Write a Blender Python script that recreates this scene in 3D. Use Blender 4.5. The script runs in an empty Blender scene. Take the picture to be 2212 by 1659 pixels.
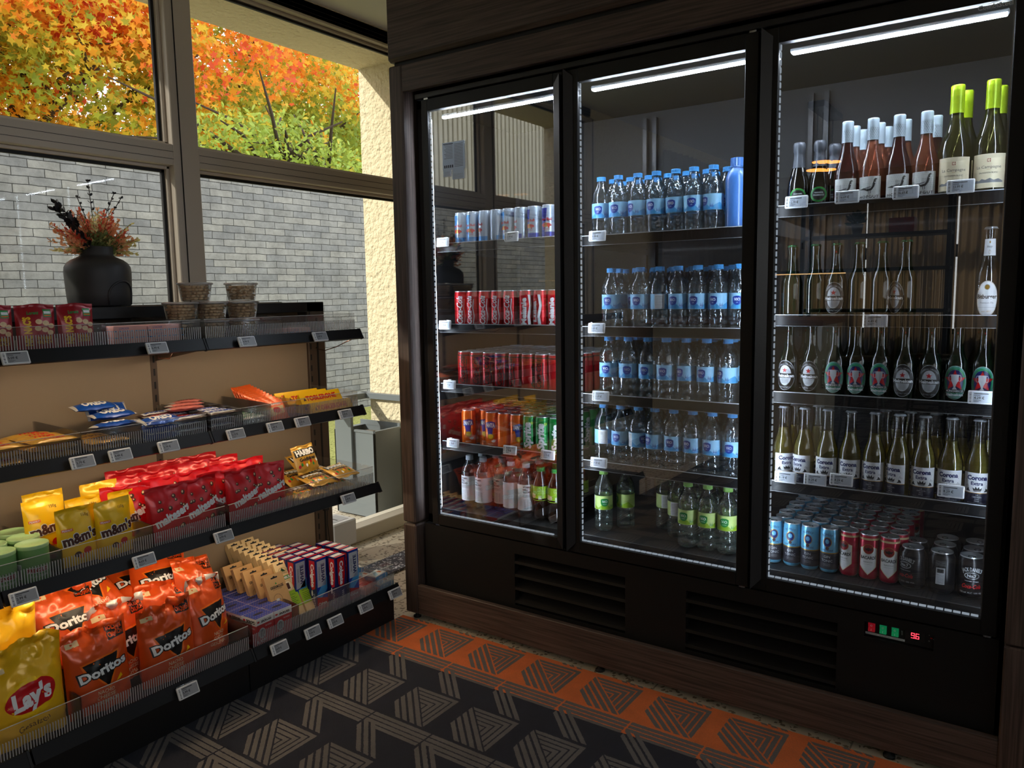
import bpy, bmesh, math, random
from mathutils import Vector, Matrix, noise, geometry
import numpy as np
S = bpy.context.scene
COL = S.collection
PI = math.pi
CAMZ = 1.285
# ---------------------------------------------------------------- camera
cd = bpy.data.cameras.new('camera'); cam = bpy.data.objects.new('camera', cd); COL.objects.link(cam)
_yaw, _pitch, _roll = 0.607877036, 0.116255361, -0.0159214269
cd.sensor_width = 36; cd.lens = 1669.232 * 36 / 2212; cd.clip_start = 0.05; cd.clip_end = 200
def _R(ax, a): return Matrix.Rotation(a, 3, ax)
_M = _R('Z', _roll) @ _R('X', _pitch) @ _R('Y', _yaw) @ Matrix(((1, 0, 0), (0, 0, -1), (0, 1, 0)))
_rt, _dn, _fw = _M[0], _M[1], _M[2]
_m = Matrix(((_rt[0], -_dn[0], -_fw[0]), (_rt[1], -_dn[1], -_fw[1]), (_rt[2], -_dn[2], -_fw[2])))
cam.matrix_world = Matrix.Translation((0, 0, CAMZ)) @ _m.to_4x4()
S.camera = cam
# ---------------------------------------------------------------- world, sun, exposure
S.view_settings.view_transform = 'Standard'; S.view_settings.look = 'None'
S.view_settings.exposure = 0.0; S.view_settings.gamma = 1.0; S.view_settings.use_curve_mapping = False
W = bpy.data.worlds.new('sky'); S.world = W; W.use_nodes = True
_bg = W.node_tree.nodes['Background']; _bg.inputs[0].default_value = (0.97, 0.985, 1.0, 1); _bg.inputs[1].default_value = 2.1
sun_d = bpy.data.lights.new('sun', 'SUN'); sun_d.energy = 4.0; sun_d.angle = math.radians(1.0); sun_d.color = (1, 0.93, 0.80)
sun = bpy.data.objects.new('sun', sun_d); COL.objects.link(sun)
sun.rotation_euler = Vector((0.45, 0.72, -0.48)).to_track_quat('-Z', 'Y').to_euler()   # travels towards +x +y, down
try:
    c = S.cycles
    c.use_denoising = True; c.denoiser = 'OPENIMAGEDENOISE'
    c.max_bounces = 10; c.transparent_max_bounces = 40; c.transmission_bounces = 8; c.glossy_bounces = 4; c.diffuse_bounces = 4; c.use_adaptive_sampling = True; c.adaptive_threshold = 0.015
    c.sample_clamp_indirect = 4.0; c.blur_glossy = 0.5; c.caustics_reflective = False
except Exception: pass

# ---------------------------------------------------------------- materials
MATS = {}
def srgb(r, g, b):
    f = lambda c: (c / 255 / 12.92) if c <= 10 else (((c / 255) + 0.055) / 1.055) ** 2.4
    return (f(r), f(g), f(b), 1)
def newmat(name):
    m = bpy.data.materials.new(name); m.use_nodes = True; nt = m.node_tree; nt.nodes.clear()
    out = nt.nodes.new('ShaderNodeOutputMaterial'); MATS[name] = m
    return m, nt, out
def N(nt, t, **kw):
    n = nt.nodes.new(t)
    for k, v in kw.items():
        if k.startswith('i_'):
            n.inputs[k[2:].replace('_', ' ')].default_value = v
        else: setattr(n, k, v)
    return n
def pbr(name, col, rough=0.5, metal=0.0, spec=0.5, coat=0.0, bump=0.0, bscale=200.0, var=0.0, vscale=8.0, trans=0.0, emit=None, estr=0.0, stretch=None, ior=None):
    m, nt, out = newmat(name)
    b = N(nt, 'ShaderNodeBsdfPrincipled')
    b.inputs['Base Color'].default_value = col; b.inputs['Roughness'].default_value = rough
    b.inputs['Metallic'].default_value = metal; b.inputs['Specular IOR Level'].default_value = spec
    b.inputs['Coat Weight'].default_value = coat; b.inputs['Coat Roughness'].default_value = 0.08
    b.inputs['Transmission Weight'].default_value = trans
    if ior: b.inputs['IOR'].default_value = ior
    if emit: b.inputs['Emission Color'].default_value = emit; b.inputs['Emission Strength'].default_value = estr
    if bump or var:
        tc = N(nt, 'ShaderNodeTexCoord'); src = tc.outputs['Object']
        if stretch:
            mp = N(nt, 'ShaderNodeMapping'); mp.inputs['Scale'].default_value = stretch
            nt.links.new(src, mp.inputs[0]); src = mp.outputs[0]
        if var:
            nz = N(nt, 'ShaderNodeTexNoise'); nz.inputs['Scale'].default_value = vscale; nz.inputs['Detail'].default_value = 5
            nt.links.new(src, nz.inputs['Vector'])
            mx = N(nt, 'ShaderNodeMix', data_type='RGBA')
            mx.inputs[6].default_value = tuple(c * (1 - var) for c in col[:3]) + (1,)
            mx.inputs[7].default_value = tuple(min(1, c * (1 + var)) for c in col[:3]) + (1,)
            nt.links.new(nz.outputs[0], mx.inputs[0]); nt.links.new(mx.outputs[2], b.inputs['Base Color'])
        if bump:
            nb = N(nt, 'ShaderNodeTexNoise'); nb.inputs['Scale'].default_value = bscale; nb.inputs['Detail'].default_value = 3
            nt.links.new(src, nb.inputs['Vector'])
            bp = N(nt, 'ShaderNodeBump'); bp.inputs['Strength'].default_value = bump; bp.inputs['Distance'].default_value = 0.002
            nt.links.new(nb.outputs[0], bp.inputs['Height']); nt.links.new(bp.outputs[0], b.inputs['Normal'])
    nt.links.new(b.outputs[0], out.inputs[0])
    return m
def clear(name, tint, edge=None, refl=0.04, power=0.25, rough=0.02, diffuse=0.0, dcol=None, bump=0.0, bscale=60, maxfac=0.9):
    """thin clear glass / plastic / liquid: transparent with fresnel gloss, tint deepening towards the rim"""
    m, nt, out = newmat(name)
    tr = N(nt, 'ShaderNodeBsdfTransparent'); gl = N(nt, 'ShaderNodeBsdfGlossy'); gl.inputs['Roughness'].default_value = rough
    lw = N(nt, 'ShaderNodeLayerWeight'); lw.inputs['Blend'].default_value = power
    if bump:
        tc = N(nt, 'ShaderNodeTexCoord'); nb = N(nt, 'ShaderNodeTexNoise'); nb.inputs['Scale'].default_value = bscale
        nt.links.new(tc.outputs['Object'], nb.inputs['Vector'])
        bp = N(nt, 'ShaderNodeBump'); bp.inputs['Strength'].default_value = bump; bp.inputs['Distance'].default_value = 0.003
        nt.links.new(nb.outputs[0], bp.inputs['Height'])
        nt.links.new(bp.outputs[0], gl.inputs['Normal']); nt.links.new(bp.outputs[0], lw.inputs['Normal'])
    if edge:
        mx = N(nt, 'ShaderNodeMix', data_type='RGBA'); mx.inputs[6].default_value = tint; mx.inputs[7].default_value = edge
        nt.links.new(lw.outputs['Facing'], mx.inputs[0]); nt.links.new(mx.outputs[2], tr.inputs[0])
    else: tr.inputs[0].default_value = tint
    ma = N(nt, 'ShaderNodeMath', operation='MULTIPLY_ADD'); ma.inputs[1].default_value = 0.8; ma.inputs[2].default_value = refl
    mi = N(nt, 'ShaderNodeMath', operation='MINIMUM'); mi.inputs[1].default_value = maxfac
    nt.links.new(lw.outputs['Fresnel'], ma.inputs[0]); nt.links.new(ma.outputs[0], mi.inputs[0])
    ms = N(nt, 'ShaderNodeMixShader'); nt.links.new(mi.outputs[0], ms.inputs[0])
    first = tr.outputs[0]
    if diffuse:
        tl = N(nt, 'ShaderNodeBsdfTranslucent'); tl.inputs[0].default_value = dcol
        df = N(nt, 'ShaderNodeBsdfDiffuse'); df.inputs[0].default_value = dcol
        a = N(nt, 'ShaderNodeMixShader'); a.inputs[0].default_value = 0.5
        nt.links.new(tl.outputs[0], a.inputs[1]); nt.links.new(df.outputs[0], a.inputs[2])
        b2 = N(nt, 'ShaderNodeMixShader'); b2.inputs[0].default_value = diffuse
        nt.links.new(tr.outputs[0], b2.inputs[1]); nt.links.new(a.outputs[0], b2.inputs[2]); first = b2.outputs[0]
    nt.links.new(first, ms.inputs[1]); nt.links.new(gl.outputs[0], ms.inputs[2]); nt.links.new(ms.outputs[0], out.inputs[0])
    return m
def emis(name, col, s):
    m, nt, out = newmat(name); e = N(nt, 'ShaderNodeEmission'); e.inputs[0].default_value = col; e.inputs[1].default_value = s
    nt.links.new(e.outputs[0], out.inputs[0]); return m

def flat(name, r, g, b, rough=0.45, **k): return pbr(name, srgb(r, g, b), rough, **k)
# print and plain colours
flat('white', 235, 237, 238); flat('paper', 228, 230, 226, 0.6); flat('black', 12, 12, 13, 0.4); flat('ink', 25, 25, 28, 0.6)
flat('grey', 130, 132, 135); flat('lightgrey', 196, 200, 204); flat('darkgrey', 52, 53, 56)
flat('red', 196, 18, 28, 0.35); flat('deepred', 150, 14, 24, 0.35); flat('blue', 22, 62, 160, 0.35); flat('navy', 16, 28, 92, 0.35)
flat('lightblue', 70, 160, 220, 0.35); flat('skyblue', 150, 205, 238, 0.4); flat('green', 20, 140, 62, 0.35); flat('lime', 150, 190, 40, 0.35)
flat('yellow', 248, 200, 20, 0.35); flat('gold', 196, 150, 60, 0.3, metal=0.6); flat('orange', 236, 110, 20, 0.35); flat('brown', 74, 36, 20, 0.45)
flat('cream', 240, 226, 190, 0.5); flat('pink', 238, 170, 160, 0.45); flat('kraft', 196, 156, 104, 0.75, var=0.08, vscale=60); flat('teal', 70, 150, 130, 0.4)
flat('tan', 226, 200, 150, 0.55); flat('darkgreen', 16, 70, 40, 0.4)
# ---------------------------------------------------------------- mesh builder
class MB:
    def __init__(s): s.v = []; s.f = []; s.m = []; s.mats = []; s.sm = []
    def mi(s, name):
        if name not in s.mats: s.mats.append(name)
        return s.mats.index(name)
    def add(s, vs, fs, mat, smooth=False, T=None):
        o = len(s.v); k = s.mi(mat)
        if T is not None: vs = [T @ Vector(p) for p in vs]
        s.v.extend([tuple(p) for p in vs])
        for f in fs: s.f.append([i + o for i in f]); s.m.append(k); s.sm.append(smooth)
        return s
    def box(s, x0, x1, y0, y1, z0, z1, mat, b=0.0, T=None):
        if x1 < x0: x0, x1 = x1, x0
        if y1 < y0: y0, y1 = y1, y0
        if z1 < z0: z0, z1 = z1, z0
        b = min(b, (x1 - x0) * .45, (y1 - y0) * .45, (z1 - z0) * .45)
        if b <= 0:
            vs = [(x, y, z) for z in (z0, z1) for y in (y0, y1) for x in (x0, x1)]
            fs = [(0, 2, 3, 1), (4, 5, 7, 6), (0, 1, 5, 4), (2, 6, 7, 3), (0, 4, 6, 2), (1, 3, 7, 5)]
            return s.add(vs, fs, mat, False, T)
        vs = []; idx = {}
        X = (x0, x1); Y = (y0, y1); Z = (z0, z1)
        for i in (0, 1):
            for j in (0, 1):
                for k in (0, 1):
                    sx, sy, sz = (1 - 2 * i), (1 - 2 * j), (1 - 2 * k)
                    for a in range(3):
                        p = [X[i] + sx * b, Y[j] + sy * b, Z[k] + sz * b]; p[a] = (X[i], Y[j], Z[k])[a]
                        idx[i, j, k, a] = len(vs); vs.append(tuple(p))
        fs = []
        for a in range(3):
            o1, o2 = [q for q in range(3) if q != a]
            for e in (0, 1):
                ring = []
                for (p, q) in ((0, 0), (1, 0), (1, 1), (0, 1)):
                    c = [0, 0, 0]; c[a] = e; c[o1] = p; c[o2] = q; ring.append(idx[c[0], c[1], c[2], a])
                fs.append(ring)
            for p in (0, 1):
                for q in (0, 1):
                    c0 = [0, 0, 0]; c1 = [0, 0, 0]; c0[o1] = c1[o1] = p; c0[o2] = c1[o2] = q; c1[a] = 1
                    fs.append([idx[(*c0, o1)], idx[(*c0, o2)], idx[(*c1, o2)], idx[(*c1, o1)]])
        for i in (0, 1):
            for j in (0, 1):
                for k in (0, 1): fs.append([idx[i, j, k, 0], idx[i, j, k, 1], idx[i, j, k, 2]])
        cx = Vector(((x0 + x1) / 2, (y0 + y1) / 2, (z0 + z1) / 2)); ff = []
        for f in fs:
            c = sum((Vector(vs[i]) for i in f), Vector()) / len(f)
            n = (Vector(vs[f[1]]) - Vector(vs[f[0]])).cross(Vector(vs[f[2]]) - Vector(vs[f[1]]))
            ff.append(f if n.dot(c - cx) > 0 else f[::-1])
        return s.add(vs, ff, mat, False, T)
    def lathe(s, prof, mat, n=24, T=None, smooth=True, cap0=False, cap1=False, sx=1, sy=1):
        """prof: (r,z) from bottom to top, or list with material changes via tuples (r,z,mat)"""
        rings = []; vs = []
        for p in prof:
            rings.append(len(vs)); r, z = p[0], p[1]
            for i in range(n):
                a = 2 * PI * i / n; vs.append((r * math.sin(a) * sx, -r * math.cos(a) * sy, z))
        groups = {}
        for j in range(len(prof) - 1):
            mm = prof[j][2] if len(prof[j]) > 2 else mat
            g = groups.setdefault(mm, [])
            for i in range(n):
                i2 = (i + 1) % n
                g.append((rings[j] + i, rings[j] + i2, rings[j + 1] + i2, rings[j + 1] + i))
        first = True; o = len(s.v)
        vv = [T @ Vector(p) for p in vs] if T is not None else vs
        s.v.extend([tuple(p) for p in vv])
        for mm, g in groups.items():
            k = s.mi(mm)
            for f in g: s.f.append([i + o for i in f]); s.m.append(k); s.sm.append(smooth)
        if cap0: s.f.append([o + rings[0] + i for i in range(n)][::-1]); s.m.append(s.mi(prof[0][2] if len(prof[0]) > 2 else mat)); s.sm.append(False)
        if cap1: s.f.append([o + rings[-1] + i for i in range(n)]); s.m.append(s.mi(prof[-2][2] if len(prof[-2]) > 2 else mat)); s.sm.append(False)
        return s
    def tube(s, pts, r, mat, n=8, closed=False, T=None):
        pts = [Vector(p) for p in pts]; vs = []; fs = []; up = Vector((0.13, 0.21, 1)).normalized()
        for i, p in enumerate(pts):
            a = pts[i - 1] if (i or closed) else p; b = pts[(i + 1) % len(pts)] if (i < len(pts) - 1 or closed) else p
            d = (b - a).normalized(); u = d.cross(up)
            if u.length < 1e-3: u = d.cross(Vector((1, 0, 0)))
            u.normalize(); w = d.cross(u); rr = r[i] if isinstance(r, (list, tuple)) else r
            for k in range(n):
                t = 2 * PI * k / n; vs.append(p + (u * math.cos(t) + w * math.sin(t)) * rr)
        m = len(pts)
        for i in range(m if closed else m - 1):
            j = (i + 1) % m
            for k in range(n): k2 = (k + 1) % n; fs.append((i * n + k, i * n + k2, j * n + k2, j * n + k))
        if not closed: fs.append(list(range(n))[::-1]); fs.append([(m - 1) * n + k for k in range(n)])
        return s.add(vs, fs, mat, True, T)
    def prism(s, pts, a0, a1, mat, axis='y', T=None, b=0):
        """extrude polygon pts (in the two other axes) along axis from a0 to a1"""
        n = len(pts)
        def P(p, a): return {'y': (p[0], a, p[1]), 'x': (a, p[0], p[1]), 'z': (p[0], p[1], a)}[axis]
        vs = [P(p, a0) for p in pts] + [P(p, a1) for p in pts]
        fs = [[i, (i + 1) % n, n + (i + 1) % n, n + i] for i in range(n)]
        tri = geometry.tessellate_polygon([[Vector((p[0], p[1], 0)) for p in pts]])
        fs += [list(t) for t in tri] + [[n + q for q in t][::-1] for t in tri]
        return s.add(vs, fs, mat, False, T)
    def mesh(s, name):
        me = bpy.data.meshes.new(name); me.from_pydata(s.v, [], s.f)
        for mm in s.mats: me.materials.append(MATS[mm])
        me.polygons.foreach_set('material_index', s.m); me.polygons.foreach_set('use_smooth', s.sm)
        me.update(); return me
    def fix(s, name):
        me = s.mesh(name); bm = bmesh.new(); bm.from_mesh(me); bmesh.ops.recalc_face_normals(bm, faces=bm.faces); bm.to_mesh(me); bm.free(); return me
    def build(s, name, parent=None, loc=None, rot=None, fix=False):
        o = bpy.data.objects.new(name, s.fix(name) if fix else s.mesh(name)); COL.objects.link(o)
        if parent: o.parent = parent
        if loc: o.location = loc
        if rot: o.rotation_euler = rot
        return o
def tag(o, label=None, cat=None, group=None, kind=None):
    if label: o['label'] = label
    if cat: o['category'] = cat
    if group: o['group'] = group
    if kind: o['kind'] = kind
    return o
def thing(name, label, cat, loc=(0, 0, 0), rz=0, group=None, kind=None):
    o = bpy.data.objects.new(name, None); COL.objects.link(o); o.location = loc; o.rotation_euler = (0, 0, rz); o.empty_display_size = .05
    return tag(o, label, cat, group, kind)
_kids = {}
def kids(o):
    if o.name not in _kids: _kids[o.name] = list(o.children)
    return _kids[o.name]
def copy_tree(o, parent=None):
    c = o.copy(); COL.objects.link(c)
    if parent: c.parent = parent
    for ch in kids(o): copy_tree(ch, c)
    return c
# ---------------------------------------------------------------- print (labels, lettering) as geometry
_tc = {}
def text_mesh(t, shear=0.0, bold=0.0, space=1.0):
    key = (t, shear, bold, space)
    if key in _tc: return _tc[key]
    cu = bpy.data.curves.new('t', 'FONT'); cu.body = t; cu.shear = shear; cu.offset = bold; cu.resolution_u = 2; cu.space_character = space; cu.size = 1
    ob = bpy.data.objects.new('t', cu); COL.objects.link(ob)
    dg = bpy.context.evaluated_depsgraph_get(); dg.update()
    me = bpy.data.meshes.new_from_object(ob.evaluated_get(dg))
    vs = [(v.co.x, v.co.y) for v in me.vertices]; fs = [list(p.vertices) for p in me.polygons]
    bpy.data.objects.remove(ob); bpy.data.curves.remove(cu); bpy.data.meshes.remove(me)
    if vs:
        x0 = min(v[0] for v in vs); x1 = max(v[0] for v in vs)
        vs = [((v[0] - x0), v[1]) for v in vs]; w = x1 - x0
    else: w = 0
    _tc[key] = (vs, fs, w); return _tc[key]
CAP = 0.70
class Decal:
    def __init__(s): s.it = []
    def raw(s, vs, fs, mat, layer): s.it.append((vs, fs, mat, layer)); return s
    def rect(s, u0, v0, u1, v1, mat, layer=1): return s.raw([(u0, v0), (u1, v0), (u1, v1), (u0, v1)], [[0, 1, 2, 3]], mat, layer)
    def poly(s, pts, mat, layer=1):
        tri = geometry.tessellate_polygon([[Vector((p[0], p[1], 0)) for p in pts]]); return s.raw(list(pts), [list(t) for t in tri], mat, layer)
    def ell(s, cu, cv, ru, rv, mat, layer=1, n=24, a0=0, a1=2 * PI):
        return s.poly([(cu + ru * math.cos(a0 + (a1 - a0) * i / n), cv + rv * math.sin(a0 + (a1 - a0) * i / n)) for i in range(n + (1 if a1 - a0 < 6.2 else 0))], mat, layer)
    def ring(s, cu, cv, ru, rv, w, mat, layer=1, n=24, a0=0, a1=2 * PI):
        vs = []; fs = []
        for i in range(n + 1):
            a = a0 + (a1 - a0) * i / n; c_, s_ = math.cos(a), math.sin(a)
            vs += [(cu + ru * c_, cv + rv * s_), (cu + (ru - w) * c_, cv + (rv - w) * s_)]
        for i in range(n): fs.append([2 * i, 2 * i + 1, 2 * i + 3, 2 * i + 2][::-1])
        return s.raw(vs, fs, mat, layer)
    def star(s, cu, cv, r, mat, layer=1, rot=0, k=0.40, sx=1):
        return s.poly([(cu + sx * (r if i % 2 == 0 else r * k) * math.sin(rot + i * PI / 5), cv + (r if i % 2 == 0 else r * k) * math.cos(rot + i * PI / 5)) for i in range(10)], mat, layer)
    def text(s, t, cu, cv, h, mat, layer=2, rot=0.0, shear=0.0, bold=0.0, w=None, space=1.0, arc=None):
        vs, fs, tw = text_mesh(t, shear, bold, space)
        k = h / CAP; kx = k if w is None else w / max(tw, 1e-6)
        c_, s_ = math.cos(rot), math.sin(rot); out = []
        for x, y in vs:
            x = (x - tw / 2) * kx; y = (y - CAP / 2) * k
            if arc: a = x / arc; x, y = (arc + y) * math.sin(a), (arc + y) * math.cos(a) - arc
            out.append((cu + x * c_ - y * s_, cv + x * s_ + y * c_))
        return s.raw(out, fs, mat, layer)
    def apply(s, mb, fn, du=None, dv=None, eps=0.0003, ulim=None, smooth=True):
        """clip every shape to strips of width du (and dv), then map (u,v,h) to 3-D with fn"""
        def clip(poly, ax, c, keep_gt):
            out = []
            for i in range(len(poly)):
                a, b = poly[i], poly[(i + 1) % len(poly)]
                ia = (a[ax] >= c) == keep_gt or abs(a[ax] - c) < 1e-9; ib = (b[ax] >= c) == keep_gt or abs(b[ax] - c) < 1e-9
                if ia: out.append(a)
                if ia != ib and abs(b[ax] - a[ax]) > 1e-12:
                    t = (c - a[ax]) / (b[ax] - a[ax]); out.append((a[0] + (b[0] - a[0]) * t, a[1] + (b[1] - a[1]) * t))
            return out
        def strips(poly, ax, d):
            lo = min(p[ax] for p in poly); hi = max(p[ax] for p in poly)
            a, b = math.floor(lo / d + 1e-6), math.ceil(hi / d - 1e-6)
            if b - a <= 1: return [poly]
            r = []; rest = poly
            for k in range(a + 1, b):
                l = clip(rest, ax, k * d, False); rest = clip(rest, ax, k * d, True)
                if len(l) > 2: r.append(l)
                if len(rest) < 3: break
            if len(rest) > 2: r.append(rest)
            return r
        for vs, fs, mat, layer in s.it:
            nv = []; nf = []; cache = {}
            for f in fs:
                ps = [[vs[i] for i in f]]
                if ulim:
                    q = clip(ps[0], 0, -ulim, True)
                    if len(q) > 2: q = clip(q, 0, ulim, False)
                    ps = [q] if len(q) > 2 else []
                if du: ps = [q for p in ps for q in strips(p, 0, du)]
                if dv: ps = [q for p in ps for q in strips(p, 1, dv)]
                for p in ps:
                    ids = []
                    for q in p:
                        kq = (round(q[0], 6), round(q[1], 6))
                        if kq not in cache: cache[kq] = len(nv); nv.append(fn(q[0], q[1], layer * eps))
                        if not ids or cache[kq] != ids[-1]: ids.append(cache[kq])
                    if len(ids) > 2 and ids[0] == ids[-1]: ids = ids[:-1]
                    if len(set(ids)) > 2 and len(set(ids)) == len(ids): nf.append(ids)
            mb.add(nv, nf, mat, smooth)
        return mb
def cyl_fn(R, prof=None, z0=0):
    def r(v):
        if prof is None: return R
        for (a, za), (b, zb) in zip(prof, prof[1:]):
            if za <= v <= zb: return a + (b - a) * (v - za) / max(zb - za, 1e-9)
        return R
    def fn(u, v, h):
        rr = r(v) + h; a = u / R
        return (rr * math.sin(a), -rr * math.cos(a), v + z0)
    return fn
def plane_fn(y=0.0, T=None):       # faces -y
    def fn(u, v, h):
        p = Vector((u, y - h, v)); return tuple(T @ p) if T is not None else tuple(p)
    return fn
# ---------------------------------------------------------------- procedural surface materials
class X:
    """tiny expression wrapper over math nodes"""
    def __init__(s, nt, o): s.nt = nt; s.o = o
    def _op(s, op, *a):
        n = s.nt.nodes.new('ShaderNodeMath'); n.operation = op
        for i, v in enumerate((s,) + a):
            if isinstance(v, X): s.nt.links.new(v.o, n.inputs[i])
            else: n.inputs[i].default_value = v
        return X(s.nt, n.outputs[0])
    def __add__(s, b): return s._op('ADD', b)
    def __sub__(s, b): return s._op('SUBTRACT', b)
    def __mul__(s, b): return s._op('MULTIPLY', b)
    def __gt__(s, b): return s._op('GREATER_THAN', b)
    def __lt__(s, b): return s._op('LESS_THAN', b)
    def mod(s, b): return s._op('FLOORED_MODULO', b)
    def mn(s, b): return s._op('MINIMUM', b)
    def mx(s, b): return s._op('MAXIMUM', b)
    def within(s, a, b): return (s > a) * (s < b)
def mat_carpet():
    m, nt, out = newmat('carpet')
    geo = N(nt, 'ShaderNodeNewGeometry'); sp = N(nt, 'ShaderNodeSeparateXYZ')
    wn = N(nt, 'ShaderNodeTexNoise'); wn.inputs['Scale'].default_value = 260
    nt.links.new(geo.outputs['Position'], wn.inputs['Vector'])
    jit = N(nt, 'ShaderNodeVectorMath', operation='MULTIPLY_ADD'); jit.inputs[1].default_value = (0.006, 0.006, 0)
    nt.links.new(wn.outputs['Color'], jit.inputs[0]); nt.links.new(geo.outputs['Position'], jit.inputs[2])
    nt.links.new(jit.outputs[0], sp.inputs[0])
    x = (X(nt, sp.outputs[0]) + (1.883 + 0.229 * 20 - 0.003)).mod(0.229)
    yy = X(nt, sp.outputs[1]) - 0.003; y = (yy + (-1.535 + 0.378 * 20)).mod(0.378)
    s = x + y
    edge = (x > 0.006)
    band = (y < 0.074) * edge * (((y + 0.0015).mod(0.0190)) < 0.0148)
    p29 = ((s - 0.157).mod(0.029)) < 0.019
    para = (x > 0.010) * (y.within(0.082, 0.256)) * s.within(0.157, 0.264) * p29
    dl = (X(nt, x.o) * -1 + 0.184).mn(y * -1 + 0.257)
    tri = (x > 0.012) * (s > 0.270) * (dl > 0) * (y > 0.085) * ((dl.mod(0.0185)) < 0.0135)
    v = (x > 0.009) * (y > 0.270) * s.within(0.372, 0.449) * (((s - 0.372).mod(0.029)) < 0.019)
    low = (y < 0.0175) * (s < 0.071)
    s2 = s + 0.378
    vlow = low * s2.within(0.372, 0.449) * (((s2 - 0.372).mod(0.029)) < 0.019) * (x > 0.009)
    pat = (band * (low * -1 + 1)).mx(para).mx(tri).mx(v).mx(vlow)
    orange = yy > 1.916
    nz = N(nt, 'ShaderNodeTexNoise'); nz.inputs['Scale'].default_value = 900; nz.inputs['Detail'].default_value = 2
    nt.links.new(geo.outputs['Position'], nz.inputs['Vector'])
    nl = N(nt, 'ShaderNodeTexNoise'); nl.inputs['Scale'].default_value = 14; nt.links.new(geo.outputs['Position'], nl.inputs['Vector'])
    b1 = N(nt, 'ShaderNodeMix', data_type='RGBA'); b1.inputs[6].default_value = srgb(26, 30, 46); b1.inputs[7].default_value = srgb(240, 120, 52)
    nt.links.new(orange.o, b1.inputs[0])
    b2 = N(nt, 'ShaderNodeMix', data_type='RGBA'); b2.inputs[7].default_value = srgb(112, 107, 104)
    nt.links.new(pat.o, b2.inputs[0]); nt.links.new(b1.outputs[2], b2.inputs[6])
    mu = N(nt, 'ShaderNodeMix', data_type='RGBA', blend_type='MULTIPLY'); mu.inputs[0].default_value = 1
    fb = X(nt, nz.outputs[0])._op('MULTIPLY_ADD', 1.1, 0.25) * X(nt, nl.outputs[0])._op('MULTIPLY_ADD', 0.5, 0.85)
    cb = N(nt, 'ShaderNodeCombineColor'); [nt.links.new(fb.o, cb.inputs[i]) for i in range(3)]
    nt.links.new(b2.outputs[2], mu.inputs[6]); nt.links.new(cb.outputs[0], mu.inputs[7])
    b = N(nt, 'ShaderNodeBsdfPrincipled'); b.inputs['Roughness'].default_value = 0.95; b.inputs['Specular IOR Level'].default_value = 0.1
    b.inputs['Sheen Weight'].default_value = 0.15
    nt.links.new(mu.outputs[2], b.inputs['Base Color'])
    bp = N(nt, 'ShaderNodeBump'); bp.inputs['Strength'].default_value = 0.7; bp.inputs['Distance'].default_value = 0.004
    hh = X(nt, nz.outputs[0]) + pat * 0.4
    nt.links.new(hh.o, bp.inputs['Height']); nt.links.new(bp.outputs[0], b.inputs['Normal'])
    nt.links.new(b.outputs[0], out.inputs[0])
mat_carpet()
def mat_brick():
    m, nt, out = newmat('slate_brick')
    geo = N(nt, 'ShaderNodeNewGeometry'); sp = N(nt, 'ShaderNodeSeparateXYZ')
    wn = N(nt, 'ShaderNodeTexNoise'); wn.inputs['Scale'].default_value = 9; wn.inputs['Detail'].default_value = 8
    nt.links.new(geo.outputs['Position'], wn.inputs['Vector'])
    j = N(nt, 'ShaderNodeVectorMath', operation='MULTIPLY_ADD'); j.inputs[1].default_value = (0.016,) * 3
    nt.links.new(wn.outputs['Color'], j.inputs[0]); nt.links.new(geo.outputs['Position'], j.inputs[2]); nt.links.new(j.outputs[0], sp.inputs[0])
    cb = N(nt, 'ShaderNodeCombineXYZ'); nt.links.new(sp.outputs[1], cb.inputs[0]); nt.links.new(sp.outputs[2], cb.inputs[1])
    br = N(nt, 'ShaderNodeTexBrick'); br.inputs['Scale'].default_value = 1; br.inputs['Brick Width'].default_value = 0.245; br.inputs['Row Height'].default_value = 0.0665
    br.inputs['Mortar Size'].default_value = 0.0032; br.inputs['Mortar Smooth'].default_value = 0.3; br.inputs['Bias'].default_value = -0.2
    br.inputs['Color1'].default_value = srgb(140, 142, 144); br.inputs['Color2'].default_value = srgb(168, 167, 162); br.inputs['Mortar'].default_value = srgb(52, 52, 52)
    nt.links.new(cb.outputs[0], br.inputs['Vector'])
    n2 = N(nt, 'ShaderNodeTexNoise'); n2.inputs['Scale'].default_value = 5; n2.inputs['Detail'].default_value = 8; n2.inputs['Roughness'].default_value = 0.75
    nt.links.new(geo.outputs['Position'], n2.inputs['Vector'])
    rp = N(nt, 'ShaderNodeMapRange'); rp.inputs[1].default_value = .35; rp.inputs[2].default_value = .7; rp.inputs[3].default_value = 0.60; rp.inputs[4].default_value = 1.12
    nt.links.new(n2.outputs[0], rp.inputs[0])
    mu = N(nt, 'ShaderNodeMix', data_type='RGBA', blend_type='MULTIPLY'); mu.inputs[0].default_value = 1
    c2 = N(nt, 'ShaderNodeCombineColor'); [nt.links.new(rp.outputs[0], c2.inputs[i]) for i in range(3)]
    nt.links.new(br.outputs[0], mu.inputs[6]); nt.links.new(c2.outputs[0], mu.inputs[7])
    b = N(nt, 'ShaderNodeBsdfPrincipled'); b.inputs['Roughness'].default_value = 0.8
    nt.links.new(mu.outputs[2], b.inputs['Base Color'])
    h = X(nt, n2.outputs[0]) * 0.8 - X(nt, br.outputs[1]) * 1.0
    bp = N(nt, 'ShaderNodeBump'); bp.inputs['Strength'].default_value = 0.8; bp.inputs['Distance'].default_value = 0.02
    nt.links.new(h.o, bp.inputs['Height']); nt.links.new(bp.outputs[0], b.inputs['Normal']); nt.links.new(b.outputs[0], out.inputs[0])
mat_brick()
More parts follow.
